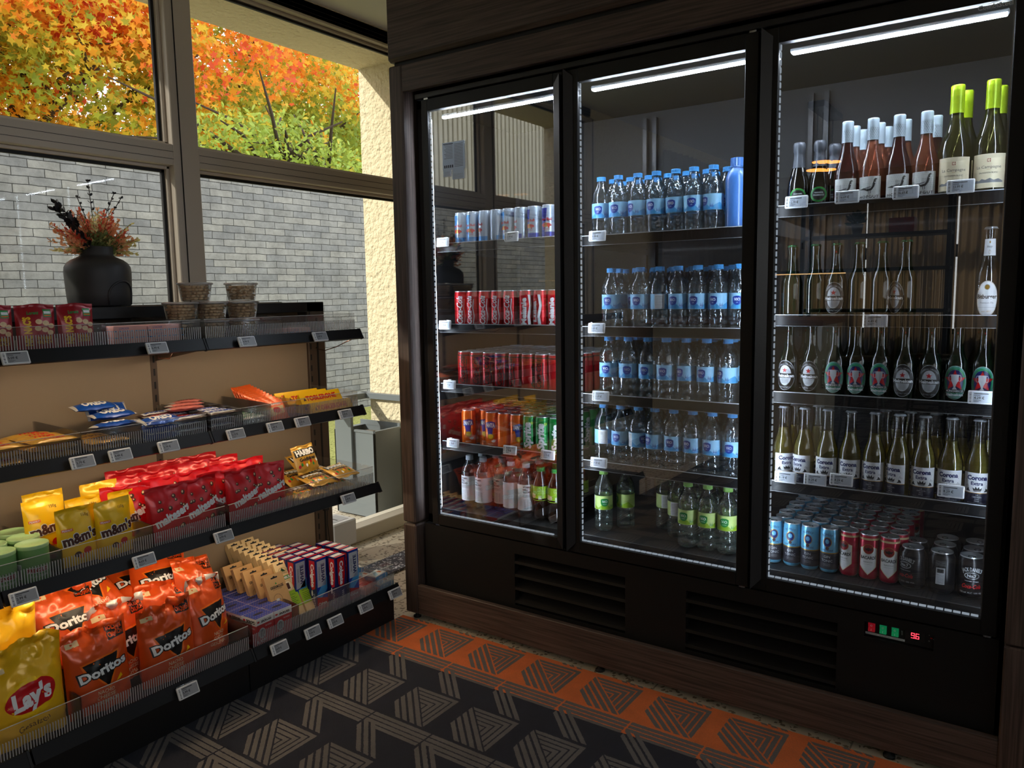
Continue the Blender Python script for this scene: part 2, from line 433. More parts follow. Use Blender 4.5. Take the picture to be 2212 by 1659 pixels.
def mat_speckle(name, c1, c2, c3, scale, rough=0.5, joint=None, spec=.5):
    m, nt, out = newmat(name)
    geo = N(nt, 'ShaderNodeNewGeometry'); vo = N(nt, 'ShaderNodeTexVoronoi'); vo.inputs['Scale'].default_value = scale
    nt.links.new(geo.outputs['Position'], vo.inputs['Vector'])
    rp = N(nt, 'ShaderNodeValToRGB'); e = rp.color_ramp.elements; e[0].position = 0.0; e[0].color = c2; e[1].position = 1; e[1].color = c3
    q = rp.color_ramp.elements.new(0.16); q.color = c1; q = rp.color_ramp.elements.new(0.75); q.color = c1; rp.color_ramp.interpolation = 'CONSTANT'
    sp = N(nt, 'ShaderNodeSeparateColor'); nt.links.new(vo.outputs['Color'], sp.inputs[0]); nt.links.new(sp.outputs[0], rp.inputs[0])
    b = N(nt, 'ShaderNodeBsdfPrincipled'); b.inputs['Roughness'].default_value = rough; b.inputs['Specular IOR Level'].default_value = spec
    col = rp.outputs[0]
    if joint:
        s3 = N(nt, 'ShaderNodeSeparateXYZ'); nt.links.new(geo.outputs['Position'], s3.inputs[0])
        g = ((X(nt, s3.outputs[0]) + 10.0).mod(joint) < 0.005).mx((X(nt, s3.outputs[1]) + 10.13).mod(joint) < 0.005)
        mx = N(nt, 'ShaderNodeMix', data_type='RGBA'); mx.inputs[7].default_value = tuple(k * .45 for k in c1[:3]) + (1,)
        nt.links.new(g.o, mx.inputs[0]); nt.links.new(col, mx.inputs[6]); col = mx.outputs[2]
    nt.links.new(col, b.inputs['Base Color']); nt.links.new(b.outputs[0], out.inputs[0])
mat_speckle('stone_floor', srgb(196, 186, 166), srgb(120, 108, 90), srgb(228, 222, 208), 90, 0.6, joint=0.6)
mat_speckle('entrance_mat', srgb(86, 86, 92), srgb(190, 190, 196), srgb(40, 40, 46), 140, 0.9, spec=.1)
mat_speckle('gravel', srgb(120, 112, 100), srgb(50, 44, 38), srgb(200, 194, 180), 70, 0.9)
mat_speckle('grass', srgb(164, 164, 96), srgb(120, 124, 62), srgb(206, 200, 134), 60, 0.9, spec=.1)
def mat_wood(name, c1, c2, axis):
    m, nt, out = newmat(name)
    tc = N(nt, 'ShaderNodeTexCoord'); mp = N(nt, 'ShaderNodeMapping')
    sc = [160, 160, 160]; sc['xyz'.index(axis)] = 4; mp.inputs['Scale'].default_value = sc
    nt.links.new(tc.outputs['Object'], mp.inputs[0])
    nz = N(nt, 'ShaderNodeTexNoise'); nz.inputs['Scale'].default_value = 1; nz.inputs['Detail'].default_value = 6; nz.inputs['Distortion'].default_value = 0.3
    nt.links.new(mp.outputs[0], nz.inputs['Vector'])
    rp = N(nt, 'ShaderNodeValToRGB'); e = rp.color_ramp.elements; e[0].position = .35; e[0].color = c1; e[1].position = .68; e[1].color = c2
    nt.links.new(nz.outputs[0], rp.inputs[0])
    b = N(nt, 'ShaderNodeBsdfPrincipled'); b.inputs['Roughness'].default_value = 0.48; b.inputs['Specular IOR Level'].default_value = 0.35
    bp = N(nt, 'ShaderNodeBump'); bp.inputs['Strength'].default_value = 0.25; bp.inputs['Distance'].default_value = 0.001
    nt.links.new(nz.outputs[0], bp.inputs['Height']); nt.links.new(bp.outputs[0], b.inputs['Normal'])
    nt.links.new(rp.outputs[0], b.inputs['Base Color']); nt.links.new(b.outputs[0], out.inputs[0])
mat_wood('dark_wood', srgb(62, 51, 47), srgb(98, 83, 76), 'x')
mat_wood('dark_wood_upright', srgb(62, 51, 47), srgb(98, 83, 76), 'z')
mat_wood('counter_wood', srgb(120, 84, 56), srgb(156, 116, 82), 'x')
pbr('stucco', srgb(228, 216, 184), 0.9, bump=1.0, bscale=34, spec=.2)
MATS['stucco'].node_tree.nodes['Bump'].inputs['Distance'].default_value = 0.022
pbr('inner_wall', srgb(206, 194, 170), 0.9, bump=.6, bscale=60)
pbr('ceiling_paint', srgb(238, 236, 232), 0.9)
pbr('window_frame', srgb(206, 194, 180), 0.42, metal=0.1)
pbr('gasket', srgb(14, 14, 16), 0.6)
pbr('sill_paint', srgb(214, 208, 192), 0.6)
clear('window_glass', (0.98, 0.99, 0.985, 1), refl=0.012, power=0.12, maxfac=.6)
clear('fridge_glass', (0.985, 0.99, 0.995, 1), refl=0.15, power=0.15, rough=0.0, maxfac=.6)
clear('acrylic_rib', (0.97, 0.97, 0.97, 1), refl=0.08, power=0.3, rough=0.15, diffuse=0.75, dcol=(1, 1, 1, 1))
clear('acrylic', (0.985, 0.985, 0.985, 1), edge=(0.93, 0.93, 0.93, 1), refl=0.03, power=0.2, rough=0.08, diffuse=0.035, dcol=(0.85, 0.85, 0.85, 1))
m_, nt_, out_ = newmat('sheet_paper')
_a = N(nt_, 'ShaderNodeBsdfDiffuse'); _a.inputs[0].default_value = srgb(226, 232, 238); _t2 = N(nt_, 'ShaderNodeBsdfTranslucent'); _t2.inputs[0].default_value = srgb(226, 232, 238)
_m2 = N(nt_, 'ShaderNodeMixShader'); _m2.inputs[0].default_value = .6; nt_.links.new(_a.outputs[0], _m2.inputs[1]); nt_.links.new(_t2.outputs[0], _m2.inputs[2]); nt_.links.new(_m2.outputs[0], out_.inputs[0])
pbr('black_metal', srgb(22, 22, 24), 0.42, spec=.5)
pbr('fridge_black', srgb(15, 15, 17), 0.5, spec=.4, bump=.15, bscale=700)
pbr('door_profile', srgb(42, 42, 45), 0.33, spec=.5)
pbr('interior_black', srgb(15, 14, 15), 0.6)
pbr('shelf_lip', srgb(17, 17, 19), 0.42, spec=.3)
pbr('rack_brown', srgb(86, 72, 60), 0.45, metal=.2)
pbr('panel_taupe', srgb(150, 132, 110), 0.5)
pbr('steel', srgb(190, 192, 196), 0.25, metal=1.0)
pbr('alu_lid', srgb(222, 226, 230), 0.30, metal=.75)
pbr('cladding', srgb(240, 234, 212), 0.6)
pbr('planter_grey', srgb(112, 120, 124), 0.4)
emis('led_cool', (0.78, 0.88, 1.0, 1), 150)
emis('edge_glow', (0.74, 0.86, 1.0, 1), .45)  # no lamp: weak glow put on the glass edges for the LED reflection
emis('led_side', (0.72, 0.85, 1.0, 1), 42)
emis('led_warm', (1.0, 0.74, 0.46, 1), 26)
emis('led_digit', (1.0, 0.03, 0.05, 1), 5)
emis('lamp_orange', (1.0, 0.35, 0.06, 1), 7)
emis('strip_warm', (1.0, 0.6, 0.25, 1), 3)

# ---------------------------------------------------------------- the setting
def struct(name, mb, label=None, fix=False):
    o = mb.build(name, fix=fix); tag(o, label, kind='structure'); return o
XW = -2.94; YF = 3.364; YN = -0.9; CEIL = 2.665; XO = -3.40
struct('floor', MB().box(XW - .02, 3.2, -5.6, 3.42, -0.06, 0, 'stone_floor'), 'pale speckled stone tile floor beside the window')
struct('ceiling', MB().box(XW, 3.3, -5.7, 3.5, CEIL, CEIL + .1, 'ceiling_paint'), 'plain off-white ceiling above the window head')
struct('wall_rear', MB().box(XW, 3.3, 3.42, 3.52, 0, CEIL, 'inner_wall'), 'plain beige wall behind the refrigerator')
struct('wall_right', MB().box(3.2, 3.3, 1.6, 3.42, 0, CEIL, 'inner_wall').box(3.2, 3.3, -5.7, -4.6, 0, CEIL, 'inner_wall').box(3.2, 3.3, -4.6, 1.6, 2.5, CEIL, 'inner_wall').box(3.2, 3.3, -4.6, 1.6, 0, 1.1, 'inner_wall'), 'plain beige side wall with an added opening for fill light')
f3 = MB()  # unseen side window, added to bring fill light onto shelf fronts and frames
for y in (-4.6, -3.05, -1.5, .05, 1.6): f3.box(3.22, 3.28, y - .03, y + .03, 1.1, 2.5, 'door_profile', .003)
f3.box(3.22, 3.28, -4.6, 1.6, 1.1, 1.16, 'door_profile').box(3.22, 3.28, -4.6, 1.6, 2.44, 2.5, 'door_profile')
w3 = struct('fill_window', f3, 'added wide side window letting in fill light, out of view'); MB().box(3.245, 3.25, -4.58, 1.58, 1.13, 2.47, 'window_glass').build('pane', parent=w3)
gd0 = MB(); gd0.box(3.3, 40, -30, 30, -.1, -.02, 'stone_floor')
w = MB()   # facade with reveals: stucco outside
w.box(XO, XW, YF, YF + .6, 0, 2.60, 'stucco'); w.box(XO, XW - .0, YN - 4.7, YN, 0, 2.60, 'stucco'); w.box(XO, XW, YN - 4.7, YF + .6, 2.60, 3.2, 'stucco')
struct('wall_left', w, 'cream textured render wall around the tall window')
# far wall behind the camera with a wide window
w = MB(); w.box(-2.94, 3.3, -5.7, -5.55, 0, .75, 'inner_wall').box(-2.94, 3.3, -5.7, -5.55, 2.35, CEIL, 'inner_wall').box(-.2, 3.3, -5.7, -5.55, .75, 2.35, 'inner_wall')
struct('wall_front', w, 'beige wall with a curtained window behind the viewer')
# window frame in the left wall
def frame_bar(mb, y0, y1, z0, z1, vertical):
    mb.box(XW - .085, XW, y0, y1, z0, z1, 'window_frame', .003)
    d = .013
    if vertical:
        mb.box(XW + .0, XW + .006, y0 + .032, y0 + .034, z0, z1, 'gasket').box(XW - .075, XW - .035, y0 - d, y0, z0, z1, 'window_frame', .002).box(XW - .075, XW - .035, y1, y1 + d, z0, z1, 'window_frame', .002)
        mb.box(XW - .066, XW - .052, y0 - d - .012, y0 - d, z0, z1, 'gasket').box(XW - .066, XW - .052, y1 + d, y1 + d + .006, z0, z1, 'gasket')
    else:
        mb.box(XW - .075, XW - .035, y0, y1, z0 - d, z0, 'window_frame', .002).box(XW - .075, XW - .035, y0, y1, z1, z1 + d, 'window_frame', .002)
        mb.box(XW - .066, XW - .052, y0, y1, z0 - d - .012, z0 - d, 'gasket').box(XW - .066, XW - .052, y0, y1, z1 + d, z1 + d + .004, 'gasket')
        mb.box(XW, XW + .0015, y0, y1, z0 + .024, z0 + .0255, 'gasket').box(XW, XW + .0015, y0, y1, z1 - .03, z1 - .0285, 'gasket')
MULL = [(YN, YN + .06), (.40, .52), (1.86, 1.977), (YF - .05, YF)]
fr = MB()
for a, b in MULL: frame_bar(fr, a, b, 0.06, 2.59, True)
for (a, b), (c_, d_) in zip(MULL, MULL[1:]):
    frame_bar(fr, b, c_, 1.822, 1.905, False); frame_bar(fr, b, c_, 2.590, CEIL, False)
fr.box(XW - .11, XW + .02, YN, YF, 0, .075, 'sill_paint', .004)
win = struct('window_1', fr, 'tall taupe metal window frame with a cross bar')
panes = []
for (a, b), (c_, d_) in zip(MULL, MULL[1:]):
    for z0, z1 in ((.075, 1.81), (1.918, 2.577)):
        g = MB().box(XW - .062, XW - .056, b + .013, c_ - .013, z0, z1, 'window_glass').build('pane', parent=win); panes.append(g)
# window behind the viewer (seen mirrored in the refrigerator doors)
f2 = MB()
for x in (-2.92, -2.1, -1.28, -.46): f2.box(x - .03, x + .03, -5.66, -5.58, .75, 2.35, 'door_profile', .003)
f2.box(-2.94, -.2, -5.66, -5.58, 2.29, 2.35, 'door_profile').box(-2.94, -.2, -5.66, -5.58, .75, .81, 'door_profile').box(-2.94, -.2, -5.67, -5.57, 1.62, 1.76, 'door_profile')
win2 = struct('window_2', f2, 'wide dark framed window behind curtains')
MB().box(-2.92, -.22, -5.625, -5.62, .78, 2.32, 'window_glass').build('pane', parent=win2)
# carpet
cp = MB(); cp.box(-2.078, 3.2, -5.5, 2.192, 0.0, 0.007, 'carpet')
cpt = cp.build('carpet'); tag(cpt, 'dark carpet with beige striped triangles and an orange border strip', 'carpet', kind='structure')
mt = MB().box(-2.61, -2.44, 2.45, 3.30, 0.0005, 0.012, 'entrance_mat', .003).build('entrance_mat')
tag(mt, 'grey speckled entrance mat on the stone floor behind the shelving', 'mat')

# ---------------------------------------------------------------- outside
struct('ground_forecourt', gd0, 'pale paved forecourt outside the added side window')
def ext(name, mb, label, cat=None, kind=None, fix=False):
    o = mb.build(name, fix=fix); return tag(o, label, cat, kind=kind)
gd = MB(); gd.box(-3.0, -4.3, -12, 9, -.07, -.012, 'stone_floor'); ext('ground_paving', gd, 'pale paving strip outside the window', kind='structure')
gd = MB(); gd.box(-4.3, -40, -14, 40, -.08, -.02, 'grass').box(-4.3, -2.9, 9, 40, -.08, -.02, 'grass'); ext('ground_lawn', gd, 'sunlit lawn outside the window', kind='structure')
bw = MB(); bw.box(-6.9, -6.6, -11, 16, -.05, 2.48, 'slate_brick').box(-6.93, -6.57, -11, 16, 2.48, 2.53, 'planter_grey')
ext('garden_wall', bw, 'long garden wall of pale grey slate bricks outside the window', 'wall', kind='structure')
# corrugated building beyond the wall (seen mirrored in the first refrigerator door)
cb_ = MB(); cb_.box(-14, -9.08, -22, -6.0, 0, 5.6, 'darkgrey')
for i in range(116): cb_.box(-9.08, -9.0, -21.9 + i * .137, -21.9 + i * .137 + .085, 0.3, 5.6, 'cladding')
ext('slatted_building', cb_, 'building clad in cream upright slats beyond the garden wall', 'building')
# leafy trees
leafcols = {'leaf_orange': (244, 146, 54), 'leaf_red': (236, 106, 66), 'leaf_amber': (248, 178, 62), 'leaf_yellow': (232, 202, 76), 'leaf_olive': (178, 178, 66), 'leaf_green': (156, 166, 70), 'leaf_pink': (236, 124, 100), 'leaf_lime': (190, 206, 96)}
for k, (r, g, b) in list(leafcols.items()) + [('sprig_peach', (246, 176, 128)), ('sprig_coral', (232, 104, 76)), ('sprig_straw', (244, 228, 160))]:
    m, nt, out = newmat(k)
    d = N(nt, 'ShaderNodeBsdfDiffuse'); d.inputs[0].default_value = srgb(r, g, b)
    t = N(nt, 'ShaderNodeBsdfTranslucent'); t.inputs[0].default_value = srgb(min(255, r + 10), min(255, g + 26), min(255, b + 40))
    ms = N(nt, 'ShaderNodeMixShader'); ms.inputs[0].default_value = .5
    nt.links.new(d.outputs[0], ms.inputs[1]); nt.links.new(t.outputs[0], ms.inputs[2]); nt.links.new(ms.outputs[0], out.inputs[0])
pbr('bark', srgb(74, 60, 48), .9)
LEAF = []
for i in range(10):
    a = -PI / 2 + i * 2 * PI / 10; r = 1.0 if i % 2 else .48
    LEAF.append((r * math.cos(a) * .55, r * math.sin(a) * .55, 0))
OVAL = [(.0, -.5, 0), (.22, -.1, .04), (.18, .25, .03), (0, .5, 0), (-.18, .25, .03), (-.22, -.1, .04)]
def leaves(name, blobs, n, size, pick, parent, seed, shape=LEAF):
    """n leaves scattered over the shells of ellipsoid blobs [(centre, radii)]; pick(p,rng)->material"""
    rng = np.random.default_rng(seed); mats = list(leafcols); k = len(shape); sh = np.array(shape)
    vol = np.array([b[1][0] * b[1][1] * b[1][2] for b in blobs]) ** .67; vol = vol / vol.sum()
    V = np.zeros((n * k, 3)); MI = np.zeros(n, int)
    ci = rng.choice(len(blobs), n, p=vol)
    for i in range(n):
        c, r = blobs[ci[i]]
        d = rng.normal(size=3); d /= np.linalg.norm(d); rad = rng.uniform(.45, 1.06) ** .6
        p = np.array(c) + d * np.array(r) * rad + rng.normal(size=3) * .08
        ax = rng.normal(size=3) * (1, 1, .5) + (0.2, 0, .8); ax /= np.linalg.norm(ax)
        u = np.cross(ax, rng.normal(size=3)); u /= np.linalg.norm(u); w = np.cross(ax, u)
        s_ = size * rng.uniform(.65, 1.25)
        V[i * k:(i + 1) * k] = p + s_ * (sh[:, :1] * u + sh[:, 1:2] * w + (sh[:, 2:3] + .25 * sh[:, :1] ** 2) * ax)
        MI[i] = mats.index(pick(p, rng))
    me = bpy.data.meshes.new(name); me.vertices.add(n * k); me.vertices.foreach_set('co', V.ravel())
    me.loops.add(n * k); me.loops.foreach_set('vertex_index', np.arange(n * k)); me.polygons.add(n)
    me.polygons.foreach_set('loop_start', np.arange(n) * k)
    for mm in mats: me.materials.append(MATS[mm])
    me.polygons.foreach_set('material_index', MI); me.update(calc_edges=True); me.validate()
    o = bpy.data.objects.new(name, me); COL.objects.link(o); o.parent = parent; return o
def branches(parent, base, tips, seed, r0=.16):
    rnd = random.Random(seed); b = MB()
    b.tube([base, (base[0], base[1], base[2] + 1.2), (base[0] + .1, base[1], base[2] + 2.2)], [r0, r0 * .85, r0 * .7], 'bark')
    hub = Vector((base[0] + .1, base[1], base[2] + 2.2))
    for t in tips:
        t = Vector(t); m1 = hub.lerp(t, .45) + Vector((rnd.uniform(-.3, .3), rnd.uniform(-.3, .3), .3))
        b.tube([hub, m1, t], [r0 * .55, r0 * .3, r0 * .12], 'bark', 6)
        for q in range(7):
            s0 = m1.lerp(t, rnd.random()); e = s0 + Vector((rnd.uniform(-1, 1), rnd.uniform(-1, 1), rnd.uniform(-.2, .9))) * 1.1
            b.tube([s0, (s0 + e) / 2 + Vector((0, 0, .1)), e], [.03, .02, .008], 'bark', 5)
    return b.build('trunk', parent)
def tree(name, label, base, blobs, n, size, pick, seed, shape=LEAF):
    t = thing(name, label, 'tree', base)
    off = np.array(base); bl = [((np.array(c) - off), r) for c, r in blobs]
    branches(t, (0, 0, 0), [tuple(b[0]) for b in bl], seed)
    leaves('foliage', bl, n, size, pick, t, seed, shape); return t
def wpick(ws):
    ks = list(ws); p = np.array([ws[k] for k in ks]); p = p / p.sum()
    return lambda q, r: ks[r.choice(len(ks), p=p)]
def ramp_pick(bias, gz):
    L = ['leaf_pink', 'leaf_red', 'leaf_orange', 'leaf_amber', 'leaf_yellow', 'leaf_olive', 'leaf_green']
    def f(q, r):
        v = 3.0 + bias + 3.4 * noise.noise(Vector((q[0] * .8, q[1] * .8, q[2] * 1.1))) + 1.6 * noise.noise(Vector((q[0] * 2.6, q[1] * 2.6, q[2] * 3.2))) - gz * (q[2] - 4.8) + r.normal() * .75
        return L[int(max(0, min(6, round(v))))]
    return f
maple_pick = ramp_pick(.25, .35)
mix_pick = ramp_pick(1.75, .4)
tree('maple_tree', 'orange and amber maple whose crown fills the far end of the window', (-11.2, 4.6, 0),
     [((-10.3, 4.0, 5.2), (1.6, 1.5, 1.5)), ((-10.6, 5.6, 6.0), (1.7, 1.6, 1.5)), ((-10.0, 5.4, 4.2), (1.4, 1.7, 1.2)), ((-11, 3.4, 7.4), (1.8, 1.8, 1.4)), ((-10.2, 7.0, 4.8), (1.4, 1.2, 1.4)), ((-11, 6.2, 7.6), (2, 1.8, 1.2)), ((-10.4, 2.6, 3.8), (1.5, 1.3, 1.2)), ((-10.4, 2.2, 6.0), (1.5, 1.3, 1.5)), ((-11.0, 5.2, 4.2), (1.0, 1.7, 1.1)), ((-10.8, 4.6, 5.0), (1.3, 1.6, 1.2))],
     50000, .105, maple_pick, 3)
tree('maple_tree', 'mixed yellow and orange maple rising right of the window mullion', (-12.0, 10.2, 0),
     [((-11.4, 8.4, 5.4), (1.5, 1.4, 1.7)), ((-11.6, 9.8, 4.6), (1.6, 1.4, 1.3)), ((-11.4, 8.6, 3.6), (1.5, 1.8, 1.1)), ((-12, 8.9, 7.3), (1.6, 1.3, 1.0)), ((-11.8, 11.2, 5.2), (1.3, 1.2, 1.0)), ((-12.2, 12.0, 4.0), (1.5, 1.3, 1.2))],
     30000, .105, mix_pick, 5)
tree('leafy_tree', 'thin yellow-green tree behind the maples near the window edge', (-16.5, 15.5, 0),
     [((-15.6, 14.0, 6.4), (1.3, 1.2, 1.4)), ((-15.6, 15.6, 5.2), (1.3, 1.2, 1.3)), ((-15.8, 13.4, 4.6), (1.5, 1.3, 1.2)), ((-16, 17, 7.4), (1.0, 1.2, 1.2)), ((-16, 16, 3.9), (1.9, 2.4, .9))],
     9000, .105, wpick({'leaf_green': .3, 'leaf_lime': .2, 'leaf_yellow': .25, 'leaf_amber': .15, 'leaf_orange': .1}), 9)
tree('maple_tree', 'amber maple added out of view on the left as a sun block', (-10.9, -1.8, 0),  # unseen tree, added to keep sun off the plinth
     [((-10.6, -1.6, 7.2), (1.5, 1.6, 1.5)), ((-10.6, -.2, 6.2), (1.2, 1.1, 1.2)), ((-10.4, -3.0, 7.6), (1.2, 1.2, 1.3))],
     9000, .12, maple_pick, 21)
tree('green_shrub', 'fresh green shrub showing just above the window cross bar', (-7.7, 6.8, 0),
     [((-7.6, 5.6, 2.85), (.5, .6, .5)), ((-7.6, 6.3, 2.95), (.5, .5, .5)), ((-7.6, 7.0, 2.7), (.5, .5, .5))],
     4200, .075, wpick({'leaf_lime': .55, 'leaf_green': .35, 'leaf_yellow': .1}), 12, OVAL)
tree('green_shrub', 'olive and amber shrub beside the cream window reveal', (-7.8, 9.3, 0),
     [((-7.7, 8.5, 2.9), (.5, .6, .6)), ((-7.8, 9.3, 3.0), (.5, .6, .6))],
     3000, .085, wpick({'leaf_olive': .35, 'leaf_amber': .25, 'leaf_yellow': .2, 'leaf_orange': .2}), 14, OVAL)
# metal planter outside
pl = thing('metal_planter', 'grey steel planter box filled with gravel outside the window', 'planter', (-3.31, 3.13, 0))
b = MB(); x0, x1, y0, y1, zt = -.165, .165, 0, .225, .50
T_ = .010
b.box(x0, x1, y0, y0 + T_, 0, zt, 'planter_grey').box(x0, x1, y1 - T_, y1, 0, zt, 'planter_grey').box(x0, x0 + T_, y0, y1, 0, zt, 'planter_grey').box(x1 - T_, x1, y0, y1, 0, zt, 'planter_grey')
b.box(x0, x0 + .04, y0, y1, zt, zt + .002, 'planter_grey').box(x0 + .17, x1, y0 - .006, y0 + .016, zt, zt + .012, 'planter_grey').box(x1 - .016, x1 + .006, y0, y1, zt, zt + .012, 'planter_grey').box(x0, x1, y1 - .012, y1 - .002, zt, zt + .03, 'planter_grey')
b.build('box_body', pl)
MB().box(x0 + T_, x1 - T_, y0 + T_, y1 - T_, .35, zt - .03, 'gravel').build('gravel_fill', pl)
MB().box(x0 + .03, x0 + .165, y0 - .022, y0 - .001, .12, .70, 'planter_grey', .002).build('upright_post', pl)
lg = MB().box(-3.46, -3.405, 2.90, 3.40, .664, .70, 'planter_grey', .002).box(-3.46, -2.999, 3.332, 3.362, .664, .70, 'planter_grey', .002).build('steel_ledge'); tag(lg, 'blue-grey steel ledge bar bent round the cream reveal corner', 'ledge')
# small white heater box between shelving and window
hb = thing('white_box', 'small white metal box on two legs in front of the window', 'box', (-2.83, 2.525, 0))
MB().box(-.075, .075, -.075, .075, .075, .2, 'white', .006).build('casing', hb)
MB().box(-.045, .045, -.05, .05, .2005, .2015, 'lightgrey').box(-.03, .03, -.012, -.004, .2016, .202, 'darkgrey').build('top_grille', hb)
for s in (-1, 1): MB().box(.035, .05, s * .045 - .008, s * .045 + .008, 0.0, .076, 'white').build('leg', hb)
# ---------------------------------------------------------------- refrigerator surround (dark wood joinery)
XL, XR = -2.004, -0.050
sur = thing('fridge_surround', 'dark brown wood-grain joinery framing the three-door refrigerator', 'cabinet', (0, 0, 0))
b = MB(); b.box(-2.070, XL, 2.200, 2.96, .394, 2.128, 'dark_wood_upright', .006)
b.box(-2.070, XL, 2.200, 2.96, .022, .388, 'dark_wood_upright', .006); o = b.build('side_panel', sur)
b = MB(); b.box(XR, .62, 2.200, 2.96, .398, 2.128, 'dark_wood_upright', .004); b.box(XR, .62, 2.198, 2.96, .0, .394, 'dark_wood_upright', .004); b.build('side_panel', sur)
MB().box(XL, XR, 2.201, 2.225, 2.029, 2.124, 'dark_wood', .002).build('lintel_panel', sur)
MB().box(XL, XR, 2.201, 2.222, .026, .144, 'dark_wood', .002).build('plinth', sur)
b = MB(); b.box(-2.070, .62, 2.192, 2.96, 2.140, CEIL - .001, 'dark_wood', .012); b.build('upper_panel', sur)
MB().box(-2.05, .6, 2.215, 2.9, 2.124, 2.141, 'gasket').build('shadow_gap', sur)
b = MB(); b.box(-2.062, .6, 2.94, 2.955, .022, 2.13, 'gasket'); b.build('rear_board', sur)
for x in (-2.03, -1.2, -.3): MB().lathe([(.016, 0), (.016, .006), (.008, .008), (.008, .024)], 'gasket', 12, Matrix.Translation((x, 2.225, 0)), cap0=True, cap1=True).build('levelling_foot', sur)
# ---------------------------------------------------------------- refrigerator
fr_ = thing('glass_door_refrigerator', 'black three-door glass drinks refrigerator with lit shelves', 'refrigerator', (0, 0, 0))
FL, FR_ = -1.985, -0.062
b = MB()
b.box(FL, FL + .03, 2.262, 2.92, .03, 2.01, 'fridge_black').box(FR_ - .03, FR_, 2.262, 2.92, .03, 2.01, 'fridge_black')
b.box(FL, FR_, 2.262, 2.92, 1.975, 2.015, 'fridge_black').box(FL, FR_, 2.86, 2.92, .03, 2.0, 'interior_black')
b.box(FL, FR_, 2.262, 2.86, .39, .425, 'fridge_black'); b.box(FL, FR_, 2.30, 2.33, .03, .39, 'gasket')
b.box(FL + .01, FR_ - .01, 2.235, 2.262, 2.003, 2.022, 'door_profile', .002)
for x in (-1.325, -.695): b.box(x - .018, x + .018, 2.262, 2.30, .425, 1.975, 'fridge_black')
b.build('cabinet_body', fr_)
# lower panel with louvre openings and control recess
G1 = (-1.557, -1.111, .150, .345); G2 = (-.899, -.447, .150, .345); CT = (-.378, -.207, .324, .367)
b = MB(); ya, yb = 2.236, 2.262; z0, z1 = .03, .392
cuts = [G1, G2, CT]; xs = FL
for (a, c_, d, e) in cuts:
    b.box(xs, a, ya, yb, z0, z1, 'fridge_black'); b.box(a, c_, ya, yb, z0, d, 'fridge_black'); b.box(a, c_, ya, yb, e, z1, 'fridge_black'); xs = c_
b.box(xs, FR_, ya, yb, z0, z1, 'fridge_black'); b.build('lower_panel', fr_)
for (a, c_, d, e) in (G1, G2):
    b = MB(); b.box(a, c_, 2.29, 2.30, d, e, 'gasket')
    for k in range(4):
        zz = e - .028 - k * .0495
        b.prism([(2.2365, zz - .010), (2.238, zz), (2.262, zz + .012), (2.288, zz + .030), (2.289, zz + .027), (2.264, zz + .008), (2.2400, zz - .010)], a, c_, 'fridge_black', 'x')
    b.build('vent_grille', fr_, fix=True)
cp_ = MB(); cp_.box(CT[0], CT[1], 2.248, 2.262, CT[2], CT[3], 'gasket', .002)
d = Decal(); d.rect(-.376, .3285, -.277, .3345, 'lightgrey')
for i, t in enumerate(('MAIN SWITCH', 'GLASS HEATER', 'LIGHT SWITCH')): d.text(t, -.360 + i * .033, .3315, .0026, 'ink', 2, w=.026)
d.text('on/off', -.285, .352, .0035, 'lightgrey', 2, rot=PI / 2)
d.ell(-.219, .362, .002, .002, 'grey', 1, 8); d.ell(-.219, .345, .002, .002, 'grey', 1, 8); d.ell(-.214, .354, .0032, .0018, 'red', 1, 8); d.rect(-.205 - .004, .3515, -.2075, .353, 'lightgrey', 1)
d.apply(cp_, plane_fn(2.248)); ctl = cp_.build('control_panel', fr_)
def rocker(x, mat, col):
    m = MB(); m.prism([(2.240, .340), (2.2435, .352), (2.239, .364), (2.250, .364), (2.250, .340)], x - .0085, x + .0085, mat, 'x')
    dd = Decal(); dd.ring(x, .358, .0026, .0026, .0007, 'white', 1, 12); dd.rect(x - .0004, .343, x + .0004, .349, 'white', 1)
    dd.apply(m, lambda u, v, h: (u, 2.2385 + abs(v - .352) * -.05 - h, v)); m.build('rocker_switch', ctl, fix=True)
pbr('glow_red', srgb(150, 10, 22), .3, emit=(.9, .02, .05, 1), estr=.12); pbr('glow_green', srgb(0, 120, 60), .3, emit=(.02, .8, .3, 1), estr=.12)
rocker(-.360, 'glow_red', 0); rocker(-.331, 'glow_green', 0); rocker(-.301, 'glow_green', 0)
m = MB(); m.box(-.277, -.228, 2.244, 2.248, .338, .366, 'gasket', .001)
SEG = {'9': 'abcdfg', '6': 'acdefg'}
dd = Decal()
def seg(ch, x, z, w, h):
    t = w * .17
    R_ = {'a': (x, z + h - t, x + w, z + h), 'd': (x, z, x + w, z + t), 'g': (x, z + h / 2 - t / 2, x + w, z + h / 2 + t / 2), 'b': (x + w - t, z + h / 2, x + w, z + h), 'c': (x + w - t, z, x + w, z + h / 2), 'e': (x, z, x + t, z + h / 2), 'f': (x, z + h / 2, x + t, z + h)}
    for s_ in SEG[ch]: dd.rect(*R_[s_], 'led_digit', 1)
seg('9', -.262, .345, .0085, .015); seg('6', -.251, .345, .0085, .015); dd.ell(-.2522, .3457, .0008, .0008, 'led_digit', 2, 6)
dd.apply(m, plane_fn(2.244)); m.build('temperature_display', ctl)
